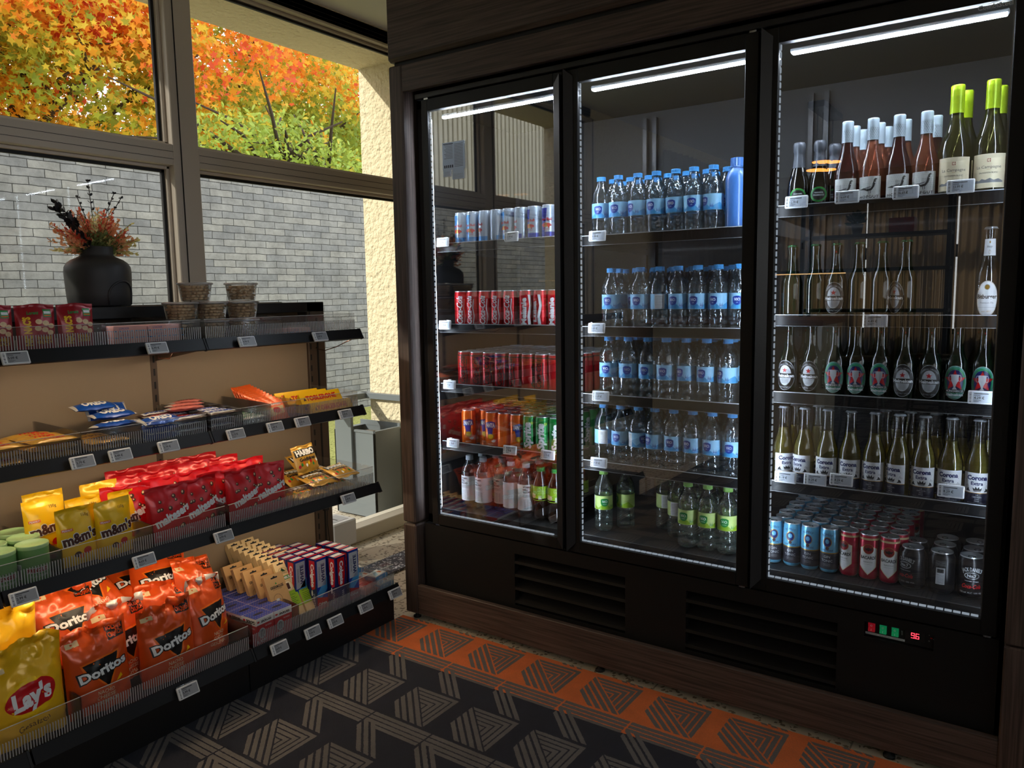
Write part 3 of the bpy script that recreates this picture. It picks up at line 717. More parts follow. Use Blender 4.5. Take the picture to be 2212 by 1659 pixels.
# doors
DOORS = [(-1.942, -1.336, -1.912, -1.372, 1, 'R'), (-1.328, -.702, -1.280, -.740, 0, 'L'), (-.694, -.068, -.647, -.104, 0, 'L')]
ZG0, ZG1, ZD0, ZD1 = .438, 1.954, .398, 1.996
for k, (x0, x1, g0, g1, _, hs) in enumerate(DOORS):
    b = MB(); y0, y1 = 2.232, 2.258
    b.box(x0, g0, y0, y1, ZD0, ZD1, 'fridge_black', .002).box(g1, x1, y0, y1, ZD0, ZD1, 'fridge_black', .002)
    b.box(g0, g1, y0, y1, ZD0, ZG0, 'fridge_black', .001).box(g0, g1, y0, y1, ZG1, ZD1, 'fridge_black', .001)
    dr = b.build('door', fr_)
    MB().box(g0 - .003, g1 + .003, 2.240, 2.2445, ZG0 - .003, ZG1 + .003, 'fridge_glass').build('glass_pane', dr)
    # bevelled handle profile with mitred ends
    if hs == 'R': xa, xb, sl = x1 - .033, x1 - .004, 1
    else: xa, xb, sl = x0 + .003, x0 + .031, -1
    pr = [(xa, 2.230), (xb, 2.2165)] if sl > 0 else [(xa, 2.2165), (xb, 2.230)]
    pf = [(xa, 2.234), pr[0], pr[1], (xb, 2.234)]
    hb_ = MB(); n = 4; zt = [1.960, 1.986] if sl > 0 else [1.998, 1.974]; zb_ = [.432, .404] if sl > 0 else [.400, .432]
    vs = [(xa, 2.234, zb_[0]), (pr[0][0], pr[0][1], zb_[0]), (pr[1][0], pr[1][1], zb_[1]), (xb, 2.234, zb_[1]),
          (xa, 2.234, zt[0]), (pr[0][0], pr[0][1], zt[0]), (pr[1][0], pr[1][1], zt[1]), (xb, 2.234, zt[1])]
    hb_.add(vs, [(0, 1, 5, 4), (1, 2, 6, 5), (2, 3, 7, 6), (3, 0, 4, 7), (0, 3, 2, 1), (4, 5, 6, 7)], 'door_profile')
    hb_.build('handle_profile', dr, fix=True)
    hx = x0 + .02 if hs == 'R' else x1 - .02
    MB().box(hx - .010, hx + .010, 2.236, 2.252, .388, .400, 'steel', .002).build('hinge', dr); MB().box(hx - .010, hx + .010, 2.236, 2.252, 1.994, 2.004, 'steel', .002).build('hinge', dr)
    # steel spacer; LED reflection on left and bottom glass edges put in as glow
    e = MB()
    e.box(g1 - .003, g1, 2.246, 2.256, ZG0, ZG1, 'steel')
    for q in range(76): e.box(g0, g0 + .0028, 2.246, 2.252, ZG0 + .02 * q, ZG0 + .02 * q + .014, 'edge_glow')
    for q in range(int((g1 - g0) / .02)): e.box(g0 + .02 * q, g0 + .02 * q + .0165, 2.246, 2.252, ZG0, ZG0 + .0042, 'edge_glow')
    e.build('glass_spacer_glow', dr)
    # lamps: tube at the top, slim strip at the hinge side
    tb = MB(); tb.box(g0 + .012, g1 - .015, 2.297, 2.317, 1.940, 1.953, 'lightgrey', .003); tb.box(g0 + .016, g1 - .019, 2.296, 2.314, 1.9365, 1.9405, 'led_cool', .002)
    tb.build('led_tube', fr_)
    for sx in (g0 - .013, g1 + .013): MB().box(sx - .004, sx + .004, 2.2625, 2.2675, .46, 1.93, 'led_side').build('led_strip', fr_)
# shelves inside
DECK = {0: [1.459, 1.153, .922, .694], 1: [1.453, 1.150, .920, .688], 2: [1.503, 1.191, .965, .697]}
BASEZ = .450
clear('shelf_glass', (.72, .76, .8, 1), refl=.05, power=.2)
for k, (x0, x1, g0, g1, _, hs) in enumerate(DOORS):
    for z in DECK[k]:
        b = MB(); b.box(g0 - .03, g1 + .03, 2.312, 2.845, z - .007, z - .001, 'shelf_glass')
        b.box(g0 - .03, g1 + .03, 2.306, 2.314, z - .013, z + .022, 'shelf_lip', .001); b.box(g0 - .03, g1 + .03, 2.3052, 2.3062, z + .0195, z + .0215, 'lightgrey')
        b.box(g0 - .03, g1 + .03, 2.3052, 2.3062, z - .0125, z - .0112, 'grey')
        b.build('interior_shelf', fr_)
        for sx in (g0 - .02, g1 + .012): MB().prism([(2.32, z - .012), (2.84, z - .03), (2.84, z - .008), (2.32, z - .008)], sx, sx + .004, 'steel', 'x').build('shelf_bracket', fr_)
MB().box(FL + .03, FR_ - .03, 2.285, 2.855, .425, BASEZ - .0006, 'interior_black', .002).build('bottom_deck', fr_)
for x in (-1.93, -1.33, -1.29, -.71, -.66, -.10):
    m = MB(); m.box(x - .008, x + .008, 2.84, 2.856, .46, 1.95, 'door_profile')
    m.build('shelf_upright', fr_)
# data sheet sticker and maker mark
st = MB(); st.box(-1.850, -1.748, 2.2385, 2.2395, 1.735, 1.832, 'sheet_paper'); st.box(-1.848, -1.812, 2.2387, 2.2395, 1.712, 1.735, 'sheet_paper').box(-1.806, -1.752, 2.2387, 2.2395, 1.700, 1.735, 'sheet_paper')
d = Decal()
for i in range(16):
    z = 1.822 - i * .0052; d.rect(-1.795, z, -1.755, z + .0018, 'grey', 1)
    if i < 10: d.rect(-1.842 + .004 * (i % 3), z, -1.802, z + .0016, 'grey', 1)
d.rect(-1.846, 1.8255, -1.800, 1.828, 'ink', 1)
for i in range(5): d.rect(-1.842 + i * .009, 1.742, -1.837 + i * .009, 1.752, 'ink', 1)
for r in ((-1.846, 1.714, -1.814, 1.731), (-1.804, 1.703, -1.754, 1.731)):
    for i in range(4): d.rect(r[0] + .003, r[1] + .002 + i * .004, r[2] - .003, r[1] + .0035 + i * .004, 'lightgrey', 1)
d.apply(st, plane_fn(2.2384), eps=.0002); st.build('data_sheet_sticker', fr_)
lg = MB(); d = Decal(); d.text('CombiSteel', -.145, 1.9455, .0105, 'lightgrey', 1, bold=.02, w=.072)
d.poly([(-.172, 1.9495), (-.150, 1.9535), (-.128, 1.954), (-.150, 1.952)], 'lightgrey', 1); d.poly([(-.112, 1.945), (-.122, 1.938), (-.140, 1.934), (-.120, 1.940)], 'grey', 1)
d.apply(lg, plane_fn(2.2385), eps=.0004); lg.build('maker_lettering', fr_)

# ---------------------------------------------------------------- gondola shelving by the window
gon = thing('gondola_shelving', 'dark metal snack shelving with taupe back panels in front of the window', 'shelving', (0, 0, 0))
YE, YJ, YS = 2.135, 1.466, .80; XP = -2.515
for (a, c_) in ((.10, .797), (.803, YJ - .003), (YJ + .003, YE)):
    b = MB(); b.box(XP - .018, XP, a, c_, .13, .86, 'panel_taupe', .001).box(XP - .018, XP, a, c_, .864, 1.17, 'panel_taupe', .001); b.build('back_panel', gon)
for y in (.80, YJ, YE + .045):
    wd = .012 if y < 2 else .045
    b = MB(); b.box(XP - .05, XP + (.002 if y < 2 else .012), y - wd, y + wd, 0, 1.264 - .001, 'rack_brown', .002)
    for k in range(24):
        z = .17 + k * .045; yy = y if y < 2 else y - .034
        b.box(XP + (.002 if y < 2 else .012), XP + (.0026 if y < 2 else .0126), yy - .0035, yy + .0035, z, z + .024, 'gasket')
    if y > 2: b.box(XP + .012, XP + .014, y - .002, y + .006, .1, 1.2, 'gasket'); b.box(XP + .012, XP + .030, y - .012, y + .012, .38, .42, 'gasket', .002)
    b.build('upright', gon)
b = MB(); b.box(XP - .05, XP + .012, .10, YE + .09, 1.224, 1.264, 'black_metal', .002); b.box(XP - .155, XP - .115, .10, YE - .02, 1.236, 1.266, 'black_metal', .002)
b.box(XP - .12, XP - .05, .10, YE - .02, 1.252, 1.256, 'black_metal'); b.build('top_rail', gon)
b = MB(); b.box(XP - .155, XP - .13, .1, YE + .088, 0, 1.236, 'rack_brown'); b.build('rear_panel', gon)
SH = [(-2.200, 1.150, -.315, 'S1'), (-2.200, .850, -.315, 'S2'), (-2.130, .548, -.385, 'S3'), (-2.045, .152, -.47, 'S4')]
for (xl, zd, dp, nm) in SH:
    for (a, c_) in ((.10, .797), (.803, YJ - .002), (YJ + .002, YE + .008)):
        b = MB(); b.box(XP + .001, xl - .006, a, c_, zd - .022, zd - .002, 'black_metal', .001); sh = b.build('shelf', gon)
        l = MB(); l.prism([(xl - .016, zd + .008), (xl - .010, zd + .009), (xl + .008, zd - .026), (xl - .001, zd - .030), (xl - .016, zd - .024)], a, c_, 'shelf_lip', 'y')
        l.prism([(xl - .0184, zd + .010), (xl - .009, zd + .011), (xl + .011, zd - .027), (xl - .001, zd - .032), (xl - .0184, zd - .028)], c_ - .006, c_, 'gasket', 'y')
        l.build('price_rail', sh, fix=True)
        if nm != 'S4':
            q = MB(); q.box(xl - .058, xl - .044, a + .02, c_ - .02, zd - .0265, zd - .0225, 'led_warm'); q.build('led_strip', sh)
            q = MB(); q.prism([(XP + .002, zd - .022), (xl - .05, zd - .022), (xl - .05, zd - .032), (XP + .002, zd - .075)], a + .004, a + .006, 'rack_brown', 'y'); q.build('bracket', sh, fix=True)
for (a, c_) in ((.10, .797), (.803, YJ - .002), (YJ + .002, YE + .008)):
    MB().box(XP, -2.079, a, c_, 0, .118, 'black_metal', .001).build('base_plinth', gon)
MB().tube([(-2.215, 2.10, 1.118), (-2.26, 2.115, 1.108), (-2.34, 2.135, 1.085), (-2.42, 2.15, 1.068), (-2.47, 2.165, 1.068), (-2.498, 2.17, 1.075)], .0018, 'brown', 6).build('lamp_cable', gon)
MB().tube([(-2.49, YE + .05, .40), (-2.488, YE + .045, .32), (-2.486, YE + .052, .24), (-2.488, YE + .05, .18)], .0018, 'gasket', 6).build('lamp_cable', gon)
MB().tube([(-2.23, YJ - .1, 1.118), (-2.26, YJ - .095, 1.100), (-2.33, YJ - .09, 1.098), (-2.40, YJ - .05, 1.11)], .0018, 'brown', 6).build('lamp_cable', gon)
# ribbed clear trays: one per product bay
TR = {'S1': [.715, 1.158, 1.395, 1.462, 1.474, 1.78, 2.128], 'S2': [.80, 1.066, 1.242, 1.462, 1.474, 1.595, 1.714, 1.826, 2.128],
      'S3': [.76, .957, 1.215, 1.462, 1.474, 1.735, 2.128], 'S4': [.70, .935, 1.462, 1.474, 1.665, 1.905, 2.035, 2.135]}
names = {'S1': 'top', 'S2': 'second', 'S3': 'third', 'S4': 'bottom'}
TH = {'S1': (.046, .068), 'S2': (.046, .066), 'S3': (.048, .072), 'S4': (.050, .085)}
def bayname(i, n): return ['first', 'second', 'third', 'fourth', 'fifth', 'sixth', 'seventh', 'eighth'][i]
for (xl, zd, dp, nm) in SH:
    es = TR[nm]; hr, ht = TH[nm]; bays = [(a, c_) for a, c_ in zip(es, es[1:]) if c_ - a > .03][::-1]
    for i, (a, c_) in enumerate(bays):
        t = thing('clear_tray', f'clear ribbed plastic tray on the {names[nm]} shelf, {bayname(i, 0)} bay from the refrigerator', 'tray', (0, 0, 0), group='clear ribbed trays on the snack shelving')
        m = MB(); xf = xl - .021
        m.box(xf - .002, xf, a + .001, c_ - .001, zd + .001, zd + ht, 'acrylic')
        n = int((c_ - a) / .0068)
        for k in range(n):
            y = a + .004 + k * (c_ - a - .008) / max(n - 1, 1); m.box(xf, xf + .0022, y - .0010, y + .0010, zd + .003, zd + hr, 'acrylic_rib')
        m.box(xf - .002, xf + .0006, a + .001, c_ - .001, zd + ht, zd + ht + .0014, 'acrylic_rib'); m.build('front_wall', t)
        for yy in (a + .001, c_ - .0028):
            MB().prism([(xf, zd + .001), (xf, zd + ht), (xf - .06, zd + ht + .004), (XP + .012, zd + ht + .010), (XP + .012, zd + .001)], yy, yy + .0015, 'acrylic', 'y').build('divider', t, fix=True)
# ---------------------------------------------------------------- product materials
def can_paint(n, r, g, b, **k): return pbr(n, srgb(r, g, b), .28, metal=.35, **k)
can_paint('can_red', 206, 16, 30); can_paint('can_zero', 176, 14, 26); can_paint('can_silver', 176, 190, 204); can_paint('can_blue', 24, 44, 150); can_paint('can_sky', 60, 140, 204)
can_paint('can_orange', 240, 112, 16); can_paint('can_green', 10, 138, 62); can_paint('can_dark', 30, 28, 30); can_paint('can_bombay', 112, 190, 226); can_paint('can_rose', 190, 30, 60); can_paint('can_slate', 54, 52, 60)
clear('pet', (.90, .96, .99, 1), edge=(.36, .52, .60, 1), refl=.05, power=.42, rough=.05, bump=.9, bscale=55, diffuse=.035, dcol=(.7, .85, .95, 1))
clear('pet_clear', (.93, .95, .96, 1), edge=(.42, .46, .50, 1), refl=.05, power=.42, rough=.05, bump=.5, bscale=40, diffuse=.05, dcol=(.8, .84, .88, 1))
clear('pet_lime', (.90, .96, .92, 1), edge=(.36, .5, .44, 1), refl=.05, power=.42, rough=.05, bump=.9, bscale=55, diffuse=.05, dcol=(.75, .9, .8, 1))
clear('tea', (.10, .045, .025, 1), edge=(.02, .01, .01, 1), refl=.05, power=.4, rough=.04, diffuse=.12, dcol=(.2, .08, .05, 1))
clear('glass_green', (.035, .13, .06, 1), edge=(.005, .03, .01, 1), refl=.05, power=.4, rough=.03, diffuse=.03, dcol=(.05, .4, .15, 1))
clear('glass_clear', (.97, .975, .97, 1), edge=(.55, .56, .52, 1), refl=.05, power=.38, rough=.03)
clear('beer', (.88, .74, .2, 1), edge=(.6, .45, .03, 1), refl=.03, power=.35, rough=.05, diffuse=.36, dcol=(.98, .84, .16, 1))
clear('rose', (.80, .44, .32, 1), edge=(.35, .10, .07, 1), refl=.05, power=.4, rough=.03, diffuse=.22, dcol=(.80, .26, .14, 1))
clear('rose_dark', (.30, .12, .12, 1), edge=(.06, .02, .02, 1), refl=.05, power=.4, rough=.03, diffuse=.12, dcol=(.35, .07, .07, 1))
clear('white_wine', (.62, .60, .36, 1), edge=(.14, .14, .05, 1), refl=.05, power=.4, rough=.03, diffuse=.06, dcol=(.45, .45, .12, 1))
clear('glass_dark', (.05, .06, .05, 1), edge=(.01, .01, .01, 1), refl=.05, power=.4, rough=.03)
flat('cap_blue', 60, 150, 216, .4); flat('cap_lime', 140, 196, 90, .4); flat('cap_green', 30, 150, 60, .4); flat('cap_grey', 170, 178, 186, .4); flat('lime_foil', 176, 206, 30, .3, metal=.2)
flat('crown_green', 24, 96, 56, .3, metal=.5); flat('crown_white', 205, 212, 220, .3, metal=.4); flat('foil_pale', 190, 208, 220, .35, metal=.2); flat('foil_grey', 78, 82, 90, .4, metal=.3)
flat('blue_bottle', 66, 116, 186, .3, coat=.3); flat('label_vio', 150, 206, 240, .4); flat('label_lime', 196, 220, 130, .4)
def foil(n, r, g, b, rough=.3): return pbr(n, srgb(r, g, b), rough, metal=.15, coat=.35)
flat('midnight', 30, 32, 52, .4)
foil('foil_red', 206, 14, 26); foil('foil_yellow', 246, 196, 16); foil('foil_gold', 198, 152, 58); foil('foil_chips', 222, 84, 26); foil('foil_lays', 244, 190, 30); foil('foil_maroon', 158, 14, 32); foil('foil_silver', 214, 212, 208)
foil('foil_blue', 24, 78, 170); foil('foil_brown', 58, 30, 24); foil('foil_orange', 232, 96, 34); foil('foil_pink', 226, 130, 120)
pbr('nut', srgb(244, 206, 162), .55, var=.2, vscale=90); flat('tub_green', 110, 156, 92, .4); flat('tub_lid_green', 168, 206, 146, .35)
pbr('matte_black', srgb(46, 46, 48), .55)
clear('tub', (.98, .98, .98, 1), edge=(.88, .88, .88, 1), refl=.05, power=.3, rough=.05, diffuse=.08, dcol=(.9, .9, .9, 1))
clear('tub_lid', (.9, .9, .9, 1), edge=(.6, .6, .6, 1), refl=.05, power=.3, rough=.15, diffuse=.5, dcol=(.95, .9, .88, 1))
pbr('screen', srgb(150, 152, 156), .35, spec=.6); pbr('screen_lit', srgb(196, 204, 214), .35, spec=.6)  # second screen is a paler copy, refrigerator light put into its colour

# ---------------------------------------------------------------- cans
def can(name, R, H, mat, dec, lidk=.88, rimmat='alu_lid', neck=.014):
    t = bpy.data.objects.new(name, None); COL.objects.link(t); t.empty_display_size = .03
    m = MB(); pr = [(R * .70, .004), (R * .78, 0), (R * .86, .0025), (R, .010), (R, H - neck), (R * (lidk + .03), H - .0035)]
    pr = [pr[0], pr[1], pr[2], pr[3]] + [(R, .010 + (H - neck - .010) * k / 3) for k in (1, 2)] + [pr[4], pr[5]]
    pr2 = [(r, z, rimmat) if i in (0, 1) else (r, z) for i, (r, z) in enumerate(pr)]
    m.lathe(pr2, mat, 28)
    if dec: dec.apply(m, cyl_fn(R), du=R * .22, eps=.00018, ulim=R * 2.2)
    m.build('body', t)
    l = MB(); rl = R * lidk; l.lathe([(rl + R * .03, H - .0035), (rl + R * .05, H - .001), (rl + .0005, H), (rl - .002, H - .001), (rl - .003, H - .005), (0.0005, H - .0045)], rimmat, 28)
    l.build('lid', t); l2 = l; l = MB(); l.tube([(0.009 * math.cos(a) * 1.0, -.008 + .007 * math.sin(a), H - .0032) for a in [i * PI / 4 for i in range(8)]], .0011, 'steel', 5, closed=True)
    l.build('pull_tab', t.children[-1] if t.children[-1].name.startswith('lid') else t.children[0]); return t
DK = {}
def d_redbull(base, side):
    d = Decal(); 
    for k in (-1, 0, 1):
        o = k * .083; d.poly([(o - .038, .010), (o - .008, .010), (o + .004, .122), (o - .020, .122)], side, 1)
    d.rect(-.040, .010, .040, .040, side, 1)
    d.ell(0, .064, .010, .0075, 'gold', 2, 14)
    for s in (-1, 1): d.poly([(s * .001, .066), (s * .008, .071), (s * .019, .066), (s * .020, .060), (s * .013, .059), (s * .012, .0535), (s * .009, .0535), (s * .006, .060)], 'red', 3)
    d.text('Red Bull', 0, .084, .0085, 'red', 3, bold=.03, w=.042); d.text('ENERGY DRINK', 0, .049, .0035, 'red', 3, w=.028)
    return d
can_rb = can('energy_drink_can', .0265, .134, 'can_silver', d_redbull('can_silver', 'can_blue'))
can_rb2 = can('energy_drink_can', .0265, .134, 'can_silver', d_redbull('can_silver', 'can_sky'))
def d_cola(col, extra=None):
    d = Decal(); d.text('Coca-Cola', -.006, .074, .024, col, 2, rot=PI / 2, shear=.35, bold=.02, w=.105)
    d.poly([(.010, .020), (.014, .024), (.018, .05), (.013, .08), (.016, .115), (.0125, .115), (.009, .08), (.0135, .05)], col, 1)
    if extra: d.rect(-.0286 * 3.1, .128, .0286 * 3.1, .1325, extra, 1)
    return d
can_coke = can('cola_can', .0285, .145, 'can_red', d_cola('white'))
def d_name(nm):
    d = Decal(); d.text(nm, -.004, .068, .020, 'white', 2, rot=PI / 2, bold=.05, w=.018 + .0115 * len(nm))
    d.poly([(.014, .012), (.026, .012), (.020, .05), (.028, .09), (.022, .128), (.012, .128), (.018, .09), (.010, .05)], 'white', 1); return d
can_melanie = can('cola_can', .0285, .145, 'can_red', d_name('Melanie')); can_luisa = can('cola_can', .0285, .145, 'can_red', d_name('Luisa'))
can_zero = can('cola_can', .0285, .145, 'can_zero', d_cola('black', 'black'))
d = Decal(); d.ell(.002, .052, .013, .012, 'gold', 1, 16); d.ell(.002, .052, .010, .009, 'yellow', 2, 16); d.poly([(-.021, .082), (.022, .086), (.020, .106), (.004, .110), (-.021, .104)], 'blue', 2); d.poly([(-.008, .060), (.008, .060), (.012, .084), (-.014, .084)], 'blue', 2)
d.text('FANTA', 0, .095, .015, 'white', 3, bold=.05, w=.036); d.poly([(.004, .034), (.014, .040), (.024, .037), (.018, .029), (.010, .029)], 'white', 2); d.text('ORANGE', 0, .022, .004, 'white', 2)
can_fanta = can('orange_soda_can', .0285, .145, 'can_orange', d)
d = Decal(); d.text('Sprite', 0, .072, .028, 'white', 2, rot=PI / 2, bold=.05, shear=.15, w=.098); d.ell(.020, .118, .006, .006, 'lime', 1, 12)
can_sprite = can('lemon_soda_can', .0285, .145, 'can_green', d)
d = Decal(); d.rect(-.084, .012, .084, .060, 'can_slate', 1); d.rect(-.084, .060, .084, .063, 'gold', 2)
d.text('BOMBAY', 0, .117, .0075, 'navy', 2, arc=.026, w=.030); d.ell(0, .094, .0125, .0155, 'gold', 2, 16); d.ell(0, .094, .0105, .0135, 'navy', 3, 16); d.ell(0, .096, .0055, .007, 'can_bombay', 4, 12); d.ell(0, .0755, .005, .005, 'brown', 3, 12)
d.text('SAPPHIRE', 0, .0695, .006, 'navy', 2, w=.034); d.text('GIN', 0, .050, .0075, 'lightgrey', 2); d.text('TONIC', 0, .038, .0075, 'lightgrey', 2, w=.032)
for i in range(3): d.rect(-.010, .028 - i * .003, .010, .0288 - i * .003, 'grey', 2)
can_bom = can('gin_tonic_can', .0265, .134, 'can_bombay', d)
d = Decal()
for o in (0,):
    d.poly([(-.024, .094), (0, .104), (.024, .094), (.024, .040), (0, .016), (-.024, .040)], 'cream', 1); d.poly([(-.0215, .0925), (0, .1015), (.0215, .0925), (.0215, .0412), (0, .0192), (-.0215, .0412)], 'white', 2)
d.ell(0, .092, .0145, .0145, 'deepred', 3, 20); d.ring(0, .092, .0145, .0145, .0012, 'gold', 4, 20)
d.poly([(-.011, .096), (-.004, .094), (-.0015, .098), (0, .096), (.0015, .098), (.004, .094), (.011, .096), (.007, .088), (.003, .089), (0, .085), (-.003, .089), (-.007, .088)], 'black', 4)
d.text('BACARDÍ', 0, .067, .0088, 'ink', 4, bold=.03, w=.042); d.text('RUM & COLA', 0, .054, .004, 'ink', 3, w=.024); d.rect(-.012, .047, .012, .0475, 'grey', 3); d.rect(-.084, .118, .084, .124, 'tan', 1)
can_bac = can('rum_cola_can', .0265, .134, 'can_rose', d)
d = Decal(); d.text("JACK DANIEL'S", 0, .084, .0105, 'lightgrey', 2, arc=.05, bold=.02, w=.052); d.ring(0, .066, .018, .0095, .0009, 'lightgrey', 2, 20); d.ring(0, .066, .0165, .008, .0006, 'lightgrey', 2, 20)
d.text('No.7', 0, .066, .0075, 'lightgrey', 3, bold=.03); d.text('TENNESSEE WHISKEY', 0, .051, .0025, 'lightgrey', 2); d.text('Coca-Cola', 0, .037, .011, 'red', 2, shear=.35, bold=.02, w=.046); d.text('330 ml  ALC. 10% VOL', 0, .019, .0042, 'lightgrey', 2)
can_jd = can('whiskey_cola_can', .033, .115, 'can_dark', d, lidk=.80, neck=.016)
d = Decal(); d.rect(-.010, .028, .012, .074, 'lightgrey', 1); d.rect(-.007, .060, .009, .071, 'ink', 2)
for i in range(9): d.rect(-.008, .031 + i * .003, .010, .0322 + i * .003, 'grey', 2)
for i in range(5): d.rect(-.012, .080 + i * .003, .014, .081 + i * .003, 'grey', 1)
can_jdb = can('whiskey_cola_can', .033, .115, 'can_dark', d, lidk=.80, neck=.016)

# ---------------------------------------------------------------- bottles
def ribbed_cap(m, r, z0, z1, mat, n=30):
    m.lathe([(r, z0), (r * 1.03, z0 + .001), (r * 1.03, z0 + .003), (r, z0 + .0035)], mat, n)
    vs = []; fs = []
    for j, z in enumerate((z0 + .0035, z1 - .001, z1)):
        for i in range(n * 2):
            rr = r * (1.0 if i % 2 else .955) * (1 if j < 2 else .93); a = PI * i / n; vs.append((rr * math.sin(a), -rr * math.cos(a), z))
    k = n * 2
    for j in range(2):
        for i in range(k): fs.append((j * k + i, j * k + (i + 1) % k, (j + 1) * k + (i + 1) % k, (j + 1) * k + i))
    fs.append([2 * k + i for i in range(k)]); m.add(vs, fs, mat)
def crown(m, r, z, mat):
    vs = []; fs = []; n = 21
    for j, (rr, zz) in enumerate(((r * 1.18, z - .0055), (r * 1.05, z - .0035), (r, z - .001), (r * .85, z))):
        for i in range(n * 2):
            q = rr * (1.06 if i % 2 and j == 0 else 1); a = PI * i / n; vs.append((q * math.sin(a), -q * math.cos(a), zz))
    k = n * 2
    for j in range(3):
        for i in range(k): fs.append((j * k + i, j * k + (i + 1) % k, (j + 1) * k + (i + 1) % k, (j + 1) * k + i))
    fs.append([3 * k + i for i in range(k)]); m.add(vs, fs, mat, False)
def empty(name):
    t = bpy.data.objects.new(name, None); COL.objects.link(t); t.empty_display_size = .03; return t
def bottle(name, prof, glass, dec=None, label=None, cap=None, liquid=None, n=28, labname='label', decR=None, necklabel=None, backpatch=True):
    """prof [(r,z)], label (z0,z1,mat) a band, cap (kind,r,z0,z1,mat), liquid (z0,z1,mat)"""
    t = empty(name); m = MB(); m.lathe(prof, glass, n, cap0=True); m.build('glass_body' if 'glass' in glass or glass in ('rose', 'rose_dark', 'white_wine') else 'bottle_body', t)
    R = max(p[0] for p in prof)
    def rad(z):
        for (a, za), (b_, zb) in zip(prof, prof[1:]):
            if za <= z <= zb: return a + (b_ - a) * (z - za) / max(zb - za, 1e-9)
        return R
    if liquid:
        z0, z1, lm = liquid; zs = [z0] + [p[1] for p in prof if z0 < p[1] < z1] + [z1]
        q = MB(); q.lathe([(max(rad(z) - .0016, .001), z) for z in zs], lm, n, cap0=True, cap1=True); q.build('liquid', t)
    if label or dec:
        q = MB()
        if label:
            zs = [label[0] + (label[1] - label[0]) * k / 4 for k in range(5)]; arc = label[3] if len(label) > 3 else PI
            if arc >= PI: q.lathe([(rad(z) + .0004, z) for z in zs], label[2], n)
            else:
                d0 = Decal(); d0.rect(-arc * R, label[0], arc * R, label[1], label[2], 1); d0.apply(q, lambda u, v, h: ((rad(v) + h + .0003) * math.sin(u / R), -(rad(v) + h + .0003) * math.cos(u / R), v), du=R * .22, dv=.012, eps=.0001)
        if dec: dec.apply(q, lambda u, v, h: ((rad(v) + .0004 + h) * math.sin(u / R), -(rad(v) + .0004 + h) * math.cos(u / R), v), du=R * .22, dv=.012, eps=.0002, ulim=R * 2.4)
        q.build(labname, t)
    if cap:
        q = MB()
        if cap[0] == 'screw': ribbed_cap(q, cap[1], cap[2], cap[3], cap[4])
        elif cap[0] == 'crown': crown(q, cap[1], cap[3], cap[4])
        elif cap[0] == 'capsule':
            r, z0, z1, mt_ = cap[1:5]; pr = [(r * 1.0, z0)] + [(r * .98, z0 + (z1 - z0) * .6)]
            zz = z0 + (z1 - z0) * .6
            for k in range(5): pr += [(r * 1.0, zz + .001 + k * .0035), (r * .955, zz + .0028 + k * .0035)]
            pr += [(r, z1 - .003), (r * .9, z1)]
            q.lathe(pr, mt_, 24, cap1=True)
            if len(cap) > 5:
                dd = Decal()
                for a in range(12):
                    for b_ in range(7):
                        u = -r * 2 + a * r * .36; v = z0 + .004 + b_ * .0044; dd.ell(u + (b_ % 2) * r * .18, v, .0012, .0012, cap[5], 1, 6)
                dd.apply(q, cyl_fn(r * 1.0), du=r * .3, eps=.0003)
        elif cap[0] == 'foil':
            r, z0, z1, mt_ = cap[1:5]; q.lathe([(r * 1.25, z0), (r * 1.0, z0 + .03), (r * .95, z1 - .030), (r * 1.12, z1 - .026), (r * 1.15, z1 - .008), (r * .95, z1 - .001), (.001, z1)], mt_, 20)
        q.build('cap', t)
    return t
def wprof(R, H, seed=0):
    z = [0, .004, .012, .020, .024, .034, .038, .048, .052, .062, .066, .076, .078, .128, .130, .138, .142, .150, .160, .170, .182, .192, .200, H - .003]
    r = [.72, .92, 1, 1, .965, .965, 1, 1, .965, .965, 1, 1, .965, .965, 1, 1, .97, .985, .93, .80, .60, .45, .41, .40]
    return [(R * a, b_) for a, b_ in zip(r, z)]
def d_vio(main, dark, hill, sub):
    d = Decal(); R = .0325
    for k in range(4):
        o = -.10 + k * .05; d.poly([(o - .03, .0795), (o + .03, .0795), (o + .018, .090), (o + .004, .101), (o - .012, .094)], hill, 1)
    d.ell(0, .105, .0145, .0145, dark, 2, 18, PI, 2 * PI); d.poly([(-.0145, .1055), (-.014, .115), (-.006, .1185), (.006, .1185), (.014, .115), (.0145, .1055)], dark, 2)
    d.text('ViO', 0, .108, .0085, 'white', 3, bold=.02, w=.019); d.text(sub, 0, .0985, .003, 'white', 3)
    for k in range(3): d.poly([(.022 + k * .004, .087), (.0235 + k * .004, .099 - (k % 2) * .003), (.025 + k * .004, .087)], dark, 2)
    d.rect(-.0755, .0795, -.042, .126, 'white', 2)
    for i in range(8): d.rect(-.073, .083 + i * .005, -.046, .0842 + i * .005, 'grey', 3)
    return d
vio = bottle('water_bottle', wprof(.0325, .215), 'pet', d_vio('label_vio', 'blue', 'lightblue', 'still'), (.0785, .127, 'label_vio'), ('screw', .0150, .2005, .215, 'cap_blue'))
vio_lime = bottle('water_bottle', wprof(.0325, .215), 'pet_lime', d_vio('label_lime', 'green', 'lime', 'medium'), (.0785, .127, 'label_lime'), ('screw', .0150, .2005, .215, 'cap_lime'))
sm = [(.022, 0), (.031, .004), (.033, .012), (.033, .130), (.0325, .142), (.030, .155), (.024, .168), (.017, .178), (.0135, .184), (.0135, .190)]
d = Decal()
for i, t in enumerate(('VITAMIN', 'WELL', 'RELOAD')): d.text(t, -.004 if i == 0 else (-.010 if i == 1 else -.003), .119 - i * .0095, .0068, 'ink', 2, bold=.03, w=.030 if i != 1 else .020)
